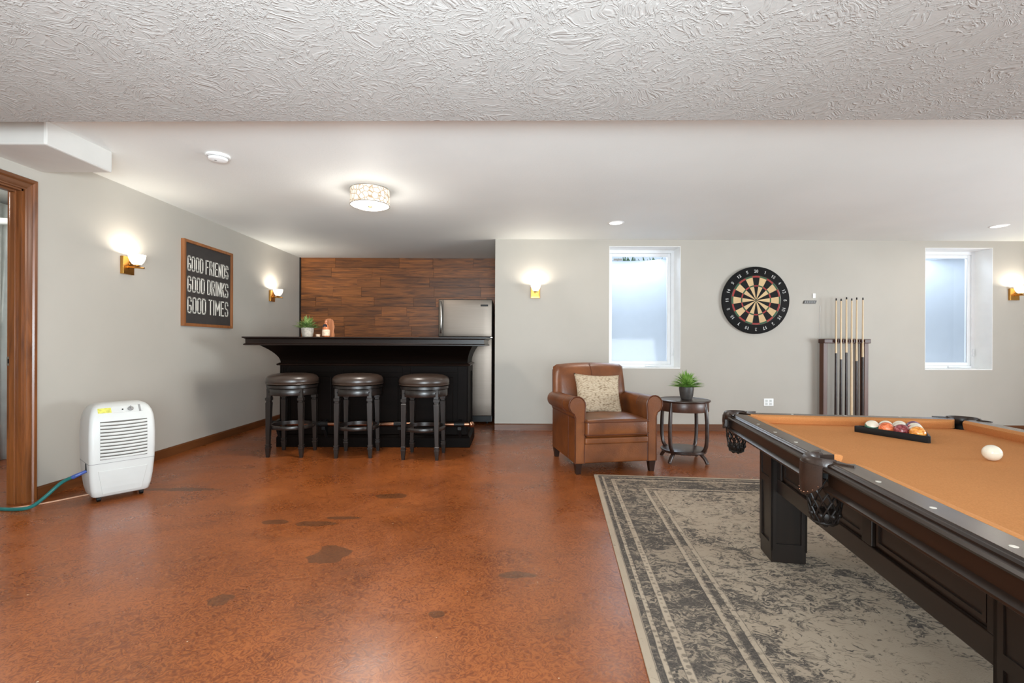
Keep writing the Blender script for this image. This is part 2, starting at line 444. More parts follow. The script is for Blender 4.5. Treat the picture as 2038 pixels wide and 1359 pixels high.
# ------------------------------------------------------------------ mesh builder
class MB:
    def __init__(s): s.v = []; s.f = []; s.mi = []; s.cur = 0

    def add(s, vs, fs):
        o = len(s.v)
        s.v += [tuple(p) for p in vs]
        s.f += [tuple(i + o for i in f) for f in fs]
        s.mi += [s.cur] * len(fs)
        return s

    def box(s, x0, x1, y0, y1, z0, z1):
        vs = [(x0, y0, z0), (x1, y0, z0), (x1, y1, z0), (x0, y1, z0), (x0, y0, z1), (x1, y0, z1), (x1, y1, z1), (x0, y1, z1)]
        return s.add(vs, [(0, 3, 2, 1), (4, 5, 6, 7), (0, 1, 5, 4), (1, 2, 6, 5), (2, 3, 7, 6), (3, 0, 4, 7)])

    def loft(s, rings, cap=True, closed=True):
        n = len(rings[0]); vs = [p for r in rings for p in r]; fs = []
        for i in range(len(rings) - 1):
            for j in range(n if closed else n - 1):
                a = i * n + j; b = i * n + (j + 1) % n
                fs.append((a, b, b + n, a + n))
        if cap:
            fs.append(tuple(reversed(range(n)))); fs.append(tuple(range((len(rings) - 1) * n, len(rings) * n)))
        return s.add(vs, fs)

    def lathe(s, prof, n=32, c=(0, 0, 0), cap=True):
        rings = []
        for r, z in prof:
            rings.append([(c[0] + r * math.cos(2 * PI * k / n), c[1] + r * math.sin(2 * PI * k / n), c[2] + z) for k in range(n)])
        return s.loft(rings, cap)

    def prism(s, poly, axis, a0, a1):
        # poly in the two remaining axes (order: x->(y,z), y->(x,z), z->(x,y))
        def P(p, a):
            return {'x': (a, p[0], p[1]), 'y': (p[0], a, p[1]), 'z': (p[0], p[1], a)}[axis]
        return s.loft([[P(p, a0) for p in poly], [P(p, a1) for p in poly]])

    def tube(s, path, r, n=8, close=False, cap=True):
        P = [Vector(p) for p in path]; m = len(P); rings = []
        rr = r if isinstance(r, (list, tuple)) else [r] * m
        up = None
        for i in range(m):
            a = P[(i - 1) % m] if (close or i > 0) else P[i]
            b = P[(i + 1) % m] if (close or i < m - 1) else P[i]
            d = (b - a).normalized()
            if up is None:
                up = Vector((0, 0, 1)) if abs(d.z) < 0.9 else Vector((1, 0, 0))
            x = d.cross(up)
            if x.length < 1e-6: x = d.orthogonal()
            x.normalize(); y = x.cross(d).normalized(); up = y
            rings.append([tuple(P[i] + (x * math.cos(2 * PI * k / n) + y * math.sin(2 * PI * k / n)) * rr[i]) for k in range(n)])
        if close:
            rings.append(rings[0]); return s.loft(rings, False)
        return s.loft(rings, cap)

    def sphere(s, c, r, n=20, m=12, sq=(1, 1, 1)):
        prof = []
        rings = []
        for i in range(m + 1):
            a = -PI / 2 + PI * i / m
            rr = max(1e-5, math.cos(a)) * r; z = math.sin(a) * r
            rings.append([(c[0] + rr * math.cos(2 * PI * k / n) * sq[0], c[1] + rr * math.sin(2 * PI * k / n) * sq[1], c[2] + z * sq[2]) for k in range(n)])
        return s.loft(rings, True)

    def rbox(s, c, h, r, k=4, puff=(0, 0, 0), m=6):
        # rounded box centred on c with half sizes h, corner radius r, crowned faces
        ax = []
        for a in range(3):
            hi = h[a]; inner = hi - r
            L = [-hi + r * i / k for i in range(k)] + [-inner + 2 * inner * i / m for i in range(m + 1)] + [inner + r * (i + 1) / k for i in range(k)]
            ax.append(L)
        def mp(p):
            q = [max(-(h[i] - r), min(h[i] - r, p[i])) for i in range(3)]
            d = Vector([p[i] - q[i] for i in range(3)])
            if d.length > 1e-9: d = d.normalized() * r
            o = [q[i] + d[i] for i in range(3)]
            for i in range(3):
                if puff[i]:
                    j, l = (i + 1) % 3, (i + 2) % 3
                    wgt = max(0, 1 - (p[j] / h[j]) ** 2) * max(0, 1 - (p[l] / h[l]) ** 2)
                    o[i] += math.copysign(1, p[i]) * puff[i] * wgt * (abs(p[i]) / h[i]) ** 2
            return (c[0] + o[0], c[1] + o[1], c[2] + o[2])
        idx = {}
        vs = []; fs = []
        def V(i, j, l):
            key = (i, j, l)
            if key not in idx:
                idx[key] = len(vs); vs.append(mp((ax[0][i], ax[1][j], ax[2][l])))
            return idx[key]
        N = len(ax[0]) - 1
        for i in range(N):
            for j in range(N):
                fs.append((V(i, j, 0), V(i, j + 1, 0), V(i + 1, j + 1, 0), V(i + 1, j, 0)))
                fs.append((V(i, j, N), V(i + 1, j, N), V(i + 1, j + 1, N), V(i, j + 1, N)))
                fs.append((V(i, 0, j), V(i + 1, 0, j), V(i + 1, 0, j + 1), V(i, 0, j + 1)))
                fs.append((V(i, N, j), V(i, N, j + 1), V(i + 1, N, j + 1), V(i + 1, N, j)))
                fs.append((V(0, i, j), V(0, i, j + 1), V(0, i + 1, j + 1), V(0, i + 1, j)))
                fs.append((V(N, i, j), V(N, i + 1, j), V(N, i + 1, j + 1), V(N, i, j + 1)))
        return s.add(vs, fs)

    def xf(s, mat, start=0):
        for i in range(start, len(s.v)): s.v[i] = tuple(mat @ Vector(s.v[i]))
        return s

    def build(s, name, mats, parent=None, smooth=False, bevel=0.0, loc=None, label=None, sub=0):
        me = bpy.data.meshes.new(name)
        me.from_pydata(s.v, [], s.f); me.validate()
        bm = bmesh.new(); bm.from_mesh(me)
        bmesh.ops.recalc_face_normals(bm, faces=bm.faces); bm.to_mesh(me); bm.free()
        if not isinstance(mats, (list, tuple)): mats = [mats]
        for m in mats: me.materials.append(m)
        if len(mats) > 1:
            for p, i in zip(me.polygons, s.mi): p.material_index = i
        o = bpy.data.objects.new(name, me); C.objects.link(o)
        if parent is not None: o.parent = parent
        if loc: o.location = loc
        if smooth:
            for p in me.polygons: p.use_smooth = True
            if smooth != 'all':
                try: me.set_sharp_from_angle(angle=R(smooth if smooth is not True else 40))
                except Exception: pass
        if bevel:
            b = o.modifiers.new('bevel', 'BEVEL'); b.width = bevel; b.segments = 2; b.limit_method = 'ANGLE'; b.angle_limit = R(40)
        if sub:
            q = o.modifiers.new('sub', 'SUBSURF'); q.levels = sub; q.render_levels = sub
        if label: o['label'] = label
        return o


def thing(name, label, cat, loc=(0, 0, 0), rotz=0, group=None):
    o = bpy.data.objects.new(name, None); C.objects.link(o)
    o.empty_display_size = 0.1
    o.location = loc; o.rotation_euler = (0, 0, rotz)
    return tag(o, label, cat, group)


def tag(o, label, cat, group=None):
    o['label'] = label; o['category'] = cat
    if group: o['group'] = group
    return o


def struct(o, label=None, cat=None):
    o['kind'] = 'structure'
    o['label'] = label; o['category'] = cat or o.name.split('_')[0].split('.')[0]
    return o


def box(*a): return MB().box(*a)


def dup(root, loc, rotz, label, group=None):
    r = root.copy(); C.objects.link(r); r.location = loc; r.rotation_euler = (0, 0, rotz)
    r['label'] = label
    if group: r['group'] = group
    for ch in list(root.children):
        c = ch.copy(); C.objects.link(c); c.parent = r
        for g in list(ch.children):
            d = g.copy(); C.objects.link(d); d.parent = c
    return r

# ================================================================== SETTING
XL, XS, XR = -3.345, -0.22, 7.6
YB, YA, YF = 6.15, 7.53, -3.0
H, HN, YE = 2.459, 2.28, 2.52
WT = 0.095
struct(box(XL - 2.2, XR + 0.3, YF - 0.3, YA + 0.3, -0.12, 0.0).build('floor', M['floor']), 'orange-brown stained concrete floor with dark blotches')
struct(MB().prism([(XL - 0.15, YE - 0.1), (XR + 0.3, YE - 0.1), (XR + 0.3, YB + 0.30), (XS + 0.14, YB + 0.30), (XS + 0.14, YA + 0.12), (XL - 0.15, YA + 0.12)], 'z', H, H + 0.12).build('ceiling', M['ceil']), 'higher pale textured ceiling over the bar and window side')
m = MB()
yl, yr = 2.569, 2.415
poly = [(XL - 0.15, YF - 0.2), (XR + 0.3, YF - 0.2), (XR + 0.3, yr), (XL - 0.15, yl)]
m.prism(poly, 'z', HN, H + 0.12)
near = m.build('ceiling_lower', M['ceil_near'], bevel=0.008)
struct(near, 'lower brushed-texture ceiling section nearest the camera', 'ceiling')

# left wall with doorway
D0, D1, DH = 2.35, 3.27, 2.155      # doorway along y
m = MB()
m.box(XL - WT, XL, YF, D0, 0, H); m.box(XL - WT, XL, D1, YA + 0.1, 0, H); m.box(XL - WT, XL, D0, D1, DH, H)
struct(m.build('wall_left', M['wall']), 'greige left wall with the sign and two sconces')
# back wall with two window holes
W1 = (1.249, 2.168, 0.80, 2.374); W2 = (5.32, 6.19, 0.797, 2.369)
m = MB(); TB = 0.30
xs = [XS, W1[0], W1[1], W2[0], W2[1], XR + 0.1]
for i in range(5):
    if i in (1, 3):
        ww = W1 if i == 1 else W2
        m.box(xs[i], xs[i + 1], YB, YB + TB, 0, ww[2]); m.box(xs[i], xs[i + 1], YB, YB + TB, ww[3], H)
    else:
        m.box(xs[i], xs[i + 1], YB, YB + TB, 0, H)
struct(m.build('wall_back', M['wall']), 'greige far wall with two deep windows and the dartboard')
struct(box(XS, XS + 0.12, YB + TB, YA + 0.1, 0, H).build('wall_alcove_side', M['wall']), 'short return wall beside the refrigerator')
struct(box(XR, XR + 0.12, YF, YB + TB, 0, H).build('wall_right', M['wall']), 'right end wall outside the frame')
struct(box(XL - 0.1, XR + 0.1, YF - 0.12, YF, 0, HN + 0.1).build('wall_front', M['wall']), 'wall behind the camera')

# plank wall of the alcove
wa = box(XL - 0.1, XS + 0.1, YA, YA + 0.1, 0, H).build('wall_alcove', M['plankgap'])
struct(wa, 'accent wall of rustic brown wood planks behind the bar')
row = 0.1537
for r in range(16):
    z0 = r * row
    x = XL + 0.02 - random.random() * 0.5
    while x < XS:
        L = random.uniform(0.35, 1.15)
        a, b = max(XL + 0.02, x), min(XS, x + L)
        if b - a > 0.02:
            t_ = random.uniform(0.010, 0.019)
            box(a + 0.0012, b - 0.0012, YA - t_, YA + 0.001, z0 + 0.0012, min(H - 0.001, z0 + row - 0.0016)).build('plank', M['plank'], wa)
        x += L
struct(box(XL, XL + 0.02, YA - 0.03, YA - 0.0005, 0.0, H).build('trim_1', M['plankgap']), 'thin dark corner strip at the left end of the plank wall', 'trim')

# baseboards (stained wood, small top bevel)
def base_prof(t=0.015, h=0.086): return [(0, 0), (-t, 0), (-t, h - 0.012), (-t * 0.5, h), (0, h)]
bl = MB()
bl.prism([(XL - p[0], p[1]) for p in base_prof()], 'y', D1 + 0.085, YA - 0.02)
bl.prism([(XL - p[0], p[1]) for p in base_prof()], 'y', YF, D0 - 0.085)
struct(bl.build('baseboard_left', M['basewood_y']), 'brown stained baseboard along the left wall')
struct(MB().prism([(YB + p[0], p[1]) for p in base_prof()], 'x', XS, XR).build('baseboard_back', M['basewood_x']), 'brown stained baseboard along the window wall')

# soffit box over the doorway
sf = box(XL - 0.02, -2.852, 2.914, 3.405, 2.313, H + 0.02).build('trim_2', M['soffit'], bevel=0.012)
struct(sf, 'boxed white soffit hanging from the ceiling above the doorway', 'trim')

# doorway: casing, jamb, strike plate
dr = box(XL - WT, XL + 0.0, D1 - 0.018, D1 + 0.0005, 0, DH).build('door_1', M['trimwood'])
struct(dr, 'dark stained doorway jamb and casing at the left edge', 'door')
box(XL - WT, XL + 0.0, D0 - 0.0005, D0 + 0.018, 0, DH).build('jamb', M['trimwood'], dr)
box(XL - WT, XL + 0.0, D0, D1, DH - 0.018, DH + 0.0005).build('head_jamb', M['basewood_y'], dr)
box(XL - 0.068, XL - 0.030, D1 - 0.032, D1 - 0.0175, 0, DH - 0.018).build('door_stop', M['trimwood'], dr, bevel=0.002)
box(XL - 0.068, XL - 0.030, D0 + 0.018, D1 - 0.032, DH - 0.032, DH - 0.0175).build('door_stop', M['basewood_y'], dr, bevel=0.002)
cw = 0.082
prof = [(0.0, 0.0), (0.012, 0.0), (0.014, 0.01), (0.010, 0.014), (0.016, 0.03), (0.017, 0.045), (0.014, 0.050), (0.022, 0.058), (0.024, 0.076), (0.016, cw), (0, cw)]  # (out, across)
def casing(y0, s, z1):
    m = MB()
    r0 = [(XL + o, y0 + s * a, 0) for o, a in prof]; r1 = [(XL + o, y0 + s * a, z1 + a) for o, a in prof]
    return m.loft([r0, r1])
casing(D1 - 0.006, 1, DH - 0.006).build('side_casing', M['trimwood'], dr, smooth=25)
casing(D0 + 0.006, -1, DH - 0.006).build('side_casing', M['trimwood'], dr, smooth=25)
m = MB()
m.loft([[(XL + o, D0 + 0.006 - a, DH - 0.006 + a) for o, a in prof], [(XL + o, D1 - 0.006 + a, DH - 0.006 + a) for o, a in prof]])
m.build('head_casing', M['basewood_y'], dr, smooth=25)
m = MB(); m.box(XL - 0.094, XL - 0.070, D1 - 0.0215, D1 - 0.0175, 0.945, 1.005)
m.build('strike_plate', M['chrome'], dr, label='nickel strike plate')
box(XL - 0.087, XL - 0.077, D1 - 0.0222, D1 - 0.0212, 0.96, 0.99).build('latch_hole', M['black'], dr)
# utility room beyond the doorway
um = MB(); ux = XL - WT - 1.9
um.box(ux - 0.1, ux, 1.0, 5.2, 0, H); um.box(ux, XL - WT, 5.1, 5.2, 0, H); um.box(ux, XL - WT, 0.9, 1.0, 0, H); um.box(ux, XL - WT, 1.0, 5.2, H, H + 0.1)
struct(um.build('wall_utility', M['utility']), 'pale utility room wall seen through the doorway', 'wall')
hs = MB(); pts = []
for i in range(25):
    a = i / 24 * PI * 1.3 - 0.6
    pts.append((-4.32 + 0.30 * math.cos(a) * 0.7, 4.10 + 0.28 * math.cos(a), 1.72 + 0.42 * math.sin(a)))
pts = [(-4.35, 4.35, 1.1)] + pts
o = hs.tube(pts, 0.03, 10).build('duct_hose', M['plasticsheet'], smooth=True)
tag(o, 'looping pale flexible hose in the utility room beyond the doorway', 'hose')
sh = MB(); n = 28; rings = []
for i in range(n):
    y = 3.7 + i * 0.05
    off = 0.03 * math.sin(i * 1.1) + 0.02 * math.sin(i * 2.3)
    rings.append([(-4.75 + off, y, 0.001), (-4.75 + off * 1.3, y, 1.2), (-4.75 + off * 0.3, y, 2.4), (-4.756 + off * 0.3, y, 2.4), (-4.756 + off * 1.3, y, 1.2), (-4.756 + off, y, 0.001)])
o = sh.loft(rings).build('plastic_sheet', M['plasticsheet'], smooth='all')
tag(o, 'milky plastic sheet hanging in the utility room beyond the doorway', 'plastic sheet')
light('utility_fill', 'POINT', (-4.2, 3.3, 2.2), 34, (1, 0.97, 0.92), 0.1)  # added fill, no fixture, brightens the room beyond the doorway

# windows
def window(n, W, label):
    x0, x1, z0, z1 = W
    yf = YB + 0.235     # inner face of the vinyl frame
    fr = MB()
    fw = 0.045
    def ring(mb, a0, a1, b0, b1, t, y0, y1):
        mb.box(a0, a0 + t, y0, y1, b0, b1); mb.box(a1 - t, a1, y0, y1, b0, b1)
        mb.box(a0 + t, a1 - t, y0, y1, b0, b0 + t); mb.box(a0 + t, a1 - t, y0, y1, b1 - t, b1)
    ring(fr, x0, x1, z0, z1, fw, yf, yf + 0.065)
    root = fr.build('window_%d' % n, M['vinyl'], bevel=0.003)
    struct(root, label, 'window')
    s2 = MB(); ring(s2, x0 + fw + 0.001, x1 - fw - 0.001, z0 + fw + 0.001, z1 - fw - 0.001, 0.042, yf + 0.012, yf + 0.055)
    s2.build('sash', M['vinyl'], root, bevel=0.004)
    box(x0 + fw + 0.042, x1 - fw - 0.042, yf + 0.03, yf + 0.036, z0 + fw + 0.042, z1 - fw - 0.042).build('pane', M['glass'], root)
    # painted reveal liners
    rv = MB(); q = 0.004
    rv.box(x0 - 0.0, x0 + q, YB - 0.001, yf, z0, z1); rv.box(x1 - q, x1, YB - 0.001, yf, z0, z1)
    rv.box(x0 + q, x1 - q, YB - 0.001, yf, z1 - q, z1)
    rv.build('reveal', M['white'], root)
    box(x0 + q, x1 - q, YB - 0.004, yf, z0, z0 + 0.012).build('sill', M['white'], root, bevel=0.003)
    # crank and lock
    cx = (x0 + x1) / 2
    cr = MB(); cr.rbox((cx + 0.12, yf - 0.012, z0 + 0.03), (0.05, 0.012, 0.012), 0.006)
    cr.tube([(cx + 0.13, yf - 0.02, z0 + 0.035), (cx + 0.19, yf - 0.035, z0 + 0.03), (cx + 0.24, yf - 0.03, z0 + 0.022)], 0.006)
    cr.build('crank_handle', M['vinyl'], root, smooth=True)
    lk = MB(); lk.rbox((x1 - fw * 0.5, yf - 0.008, z0 + 0.22), (0.009, 0.008, 0.05), 0.004)
    lk.build('sash_lock', M['vinyl'], root, smooth=True)
    return root
w1 = window(1, W1, 'deep-set white casement window behind the leather armchair')
w2 = window(2, W2, 'deep-set white casement window to the right of the cue rack')
m = MB(); m.box(W1[0] + 0.112, W1[0] + 0.225, YB + 0.262, YB + 0.264, 2.235, 2.262)
m.build('sticker', M['greyplastic'], w1, label='small grey sticker at the top corner of the glass')
# window wells outside
for n, W in ((1, W1), (2, W2)):
    cx = (W[0] + W[1]) / 2
    wl = MB(); R0 = 0.95; k = 24
    inn = [(cx + R0 * math.cos(PI * i / k), YB + TB + 0.02 + R0 * 0.95 * math.sin(PI * i / k)) for i in range(k + 1)]
    outt = [(cx + (R0 + 0.03) * math.cos(PI * i / k), YB + TB + 0.02 + (R0 + 0.03) * 0.95 * math.sin(PI * i / k)) for i in range(k + 1)]
    poly = inn + outt[::-1]
    zt = 2.40
    vs0 = [(p[0], p[1], 0.3) for p in poly]; vs1 = [(p[0], p[1], zt) for p in poly]
    N = len(poly)
    fs = [(i, (i + 1) % N, (i + 1) % N + N, i + N) for i in range(N)]
    for i in range(k):
        fs.append((i, i + 1, N - 2 - i, N - 1 - i)); fs.append((i + N, N + i + 1, 2 * N - 2 - i, 2 * N - 1 - i))
    wl.add(vs0 + vs1, fs)
    o = wl.build('window_well', M['wellliner'], smooth=30)
    tag(o, 'curved white window well outside the %s window' % ('window behind the armchair' if n == 1 else 'right').replace('window behind the armchair', 'armchair-side'), 'window well', 'window wells outside')
    fl = MB(); fl.prism(inn, 'z', 0.28, 0.32)
    fl.build('well_floor', M['wellliner'], o)
    light('well_daylight', 'AREA', (cx, YB + TB + 0.45, 2.42), 23, (0.80, 0.9, 1.0), 1.0, 0.7, (0, 0, 0))
    light('well_ground_bounce', 'AREA', (cx, YB + TB + 0.30, 0.40), 13, (0.86, 0.94, 1.0), 0.9, 0.5, (R(180), 0, 0))  # added upward fill hidden below the sill, lights reveal and room ceiling
gr = MB()
for i in range(60):
    a = random.uniform(0.7, 2.9); x = 1.2 + random.random() * 1.3; y = 7.42 + random.random() * 0.25; h_ = random.uniform(0.06, 0.16)
    gr.add([(x - 0.02, y, 2.38), (x + 0.02, y, 2.38), (x + random.uniform(-.05, .05), y + 0.02, 2.38 + h_)], [(0, 1, 2)])
o = gr.build('grass', M['grassout'], [q for q in C.objects if q.name == 'window_well'][0], label='grass tufts on the rim of the window well'); o['kind'] = 'stuff'

# ================================================================== RUG
TH = R(-9.7)
rug_rot = R(-5.6)
cr_, sr_ = math.cos(rug_rot), math.sin(rug_rot)
cornx, corny = 0.695, 4.03
rcx = cornx + cr_ * RHX - sr_ * (-RHY); rcy = corny + sr_ * RHX + cr_ * (-RHY)
m = MB(); m.box(-RHX, RHX, -RHY, RHY, 0.0, 0.010)
rug = m.build('area_rug', M['rug'], bevel=0.003)
rug.location = (rcx, rcy, 0.0005); rug.rotation_euler = (0, 0, rug_rot)
tag(rug, 'large distressed grey and beige patterned rug under the pool table', 'rug')

# ================================================================== POOL TABLE
PT = thing('pool_table', 'dark wood pool table with camel cloth and leather pockets at the right', 'pool table', (1.704, 1.524, 0.0), TH)
HW, HL = 0.65, 1.285
RT = 0.70
# rail profile: (o = distance inward from outer edge, z)
rp = [(0.012, .600), (0.004, .606), (0.004, .612), (0.012, .618), (0.020, .622), (0.020, .668), (0.004, .671), (0.0, .678), (0.004, .685), (0.014, .687),
      (0.014, .692), (0.020, .6965), (0.024, .697)]
deck = [(0.024, .697), (0.028, .70), (0.100, .70), (0.100, .655), (0.05, .640), (0.05, .600)]
full = rp + deck[1:]
def P_long(side, o, z, y):   # side -1 left, +1 right
    return (side * (HW - o), y, z)
def P_short(side, o, z, x):
    return (x, side * (HL - o), z)
def rail(fn, side, a0, a1, mats, c0, c1):
    """a0..a1 along the rail; c0, c1: how far the inner edge is cut back (mitre) at each end"""
    m = MB(); rings = []
    for a, c, s in ((a0, c0, 1), (a1, c1, -1)):
        rings.append([fn(side, o, z, a + s * c * max(0, o - 0.02) / 0.08) for o, z in full])
    m.loft(rings)
    r = m.build('rail', mats[0], PT, smooth=25)
    # top deck sheet, its paler wood tone is a painted reflection
    m = MB(); rings = []
    for a, c, s in ((a0, c0, 1), (a1, c1, -1)):
        rings.append([fn(side, o, z, a + s * (c * max(0, o - 0.02) / 0.08 + 0.001)) for o, z in ((0.030, .6995), (0.030, .7012), (0.0995, .7012), (0.0995, .6995))])
    m.loft(rings); m.build('rail_deck', mats[1], r)
    # cloth cushion
    m = MB(); rings = []
    cp = [(0.100, .7015), (0.106, .7022), (0.131, .697), (0.136, .693), (0.135, .684), (0.128, .672), (0.118, .6555), (0.100, .6555)]
    for a, c, s in ((a0, c0, 1), (a1, c1, -1)):
        rings.append([fn(side, o, z, a + s * (c + max(0, (o - 0.100)) * (1.0 if c > 0.02 else 0.45))) for o, z in cp])
    m.loft(rings); m.build('cushion', M['cloth'], r, smooth=50)
    return r
gap = 0.066; cor = 0.085; PY = 0.068
wl_, wd_ = M['poolwood'], M['raildeck']
for side in (-1, 1):
    rail(P_long, side, PY + gap, HL - cor, (wl_, wd_), 0.004, 0.045)
    rail(P_long, side, -HL + cor, PY - gap, (wl_, wd_), 0.045, 0.004)
for side in (-1, 1):
    rail(P_short, side, -HW + cor, HW - cor, (M['poolwood_x'], M['raildeck_x']), 0.045, 0.045)
# bed
bed = MB()
# bed outline with pocket bites
def arc(cx, cy, r, a0, a1, n=8):
    return [(cx + r * math.cos(R(a0 + (a1 - a0) * i / n)), cy + r * math.sin(R(a0 + (a1 - a0) * i / n))) for i in range(n + 1)]
bx, by, pr = HW - 0.10, HL - 0.10, 0.060
pcs = {'sl': (-(HW - 0.062), 0), 'sr': (HW - 0.062, 0)}
out = []
out += arc(-bx + 0.005, -by + 0.005, pr, 90, 0)[::1]
out += arc(bx - 0.005, -by + 0.005, pr, 180, 90)
out += arc(HW - 0.062, PY, pr, 230, 130)
out += arc(bx - 0.005, by - 0.005, pr, 270, 180)
out += arc(-bx + 0.005, by - 0.005, pr, 360, 270)
out += arc(-(HW - 0.062), PY, pr, 50, -50)
bed.prism(out, 'z', 0.628, 0.6555)
bed.build('cloth_bed', M['cloth'], PT)
# sights
for side in (-1, 1):
    for dd in (0.29, 0.52, 0.75):
        for s in (-1, 1):
            MB().lathe([(0.0001, .7013), (0.0075, .7013), (0.0075, .7021), (0.0001, .7021)], 12, (side * (HW - 0.055), PY + s * dd, 0)).build('sight_inlay', M['inlay'], PT)
    for dd in (-0.28, 0, 0.28):
        MB().lathe([(0.0001, .7013), (0.0075, .7013), (0.0075, .7021), (0.0001, .7021)], 12, (dd, side * (HL - 0.055), 0)).build('sight_inlay', M['inlay'], PT)
# cabinet with raised stiles and rails around recessed panels
cx0, cy0, cy1 = 0.50, -0.99, 0.995
cab = MB(); cab.box(-cx0, cx0, cy0, cy1, 0.375, 0.640)
cab = cab.build('cabinet', M['poolwood'], PT)
def strips(side):
    o = cx0
    xa, xb = (o, o + 0.014) if side > 0 else (-o - 0.014, -o)
    box(xa, xb, cy0, cy1, 0.365, 0.435).build('panel_rail', M['poolwood'], cab, bevel=0.003)
    box(xa, xb, cy0, cy1, 0.575, 0.60).build('panel_rail', M['poolwood'], cab, bevel=0.003)
    for y0, y1 in ((cy0, cy0 + 0.05), (-0.56, -0.50), (-0.03, 0.03), (0.745, 0.805), (cy1 - 0.04, cy1)):
        box(xa, xb, y0, y1, 0.435, 0.575).build('panel_stile', M['poolwood_z'], cab, bevel=0.003)
    # thin moulding inside each panel
    for y0, y1 in ((cy0 + 0.05, -0.56), (-0.50, -0.03), (0.03, 0.745)):
        mm = MB(); q = 0.012; xm = (o, o + 0.006) if side > 0 else (-o - 0.006, -o)
        mm.box(*xm, y0 + q, y1 - q, 0.435 + q, 0.435 + 2 * q); mm.box(*xm, y0 + q, y1 - q, 0.575 - 2 * q, 0.575 - q)
        mm.box(*xm, y0 + q, y0 + 2 * q, 0.435 + 2 * q, 0.575 - 2 * q); mm.box(*xm, y1 - 2 * q, y1 - q, 0.435 + 2 * q, 0.575 - 2 * q)
        mm.build('panel_moulding', M['poolwood'], cab)
for s_ in (-1, 1): strips(s_)
for s_ in (-1, 1):
    ya, yb = (cy1, cy1 + 0.014) if s_ > 0 else (cy0 - 0.014, cy0)
    box(-cx0, cx0, ya, yb, 0.365, 0.435).build('panel_rail', M['poolwood_x'], cab, bevel=0.003)
    box(-cx0, cx0, ya, yb, 0.575, 0.60).build('panel_rail', M['poolwood_x'], cab, bevel=0.003)
    for x0, x1 in ((-cx0, -cx0 + 0.05), (-0.03, 0.03), (cx0 - 0.05, cx0)):
        box(x0, x1, ya, yb, 0.435, 0.575).build('panel_stile', M['poolwood_z'], cab, bevel=0.003)
# legs
def pleg(cx, cy):
    h = 0.0775
    m = MB()
    def sq(z, e): return [(cx - e, cy - e, z), (cx + e, cy - e, z), (cx + e, cy + e, z), (cx - e, cy + e, z)]
    m.loft([sq(0.0115, h + 0.003), sq(0.075, h + 0.003), sq(0.078, h - 0.003), sq(0.60, h + 0.004)])
    L = m.build('leg', M['poolwood_z'], PT, bevel=0.003)
    for ax, s in (('x', -1), ('x', 1), ('y', -1), ('y', 1)):
        mm = MB(); e0 = h - 0.004; e1 = h + 0.006
        def strip(a0, a1, z0, z1):
            if ax == 'x': mm.box(min(cx + s * e0, cx + s * e1), max(cx + s * e0, cx + s * e1), cy + a0, cy + a1, z0, z1)
            else: mm.box(cx + a0, cx + a1, min(cy + s * e0, cy + s * e1), max(cy + s * e0, cy + s * e1), z0, z1)
        st = 0.020
        strip(-h - .006, -h + st, 0.07, 0.60); strip(h - st, h + .006, 0.07, 0.60)
        strip(-h + st, h - st, 0.07, 0.105); strip(-h + st, h - st, 0.395, 0.43); strip(-h + st, h - st, 0.575, 0.60)
        mm.build('panel_frame', M['poolwood_z'], L)
    return L
for sx in (-1, 1):
    pleg(sx * 0.4565, 0.88); pleg(sx * 0.4565, -0.64)
# corbels toward the ends
for sx in (-1, 1):
    for (ya, s) in ((0.9595, 1), (-0.7195, -1)):
        pts = [(0, .60), (0.13, .60), (0.125, .575), (0.085, .55), (0.045, .50), (0.02, .43), (0, .37)]
        m = MB(); m.prism([(ya + s * p[0] + s * 0.004, p[1]) for p in pts], 'x', sx * 0.4565 - 0.05, sx * 0.4565 + 0.05)
        m.build('corbel', M['poolwood_z'], PT, bevel=0.003)

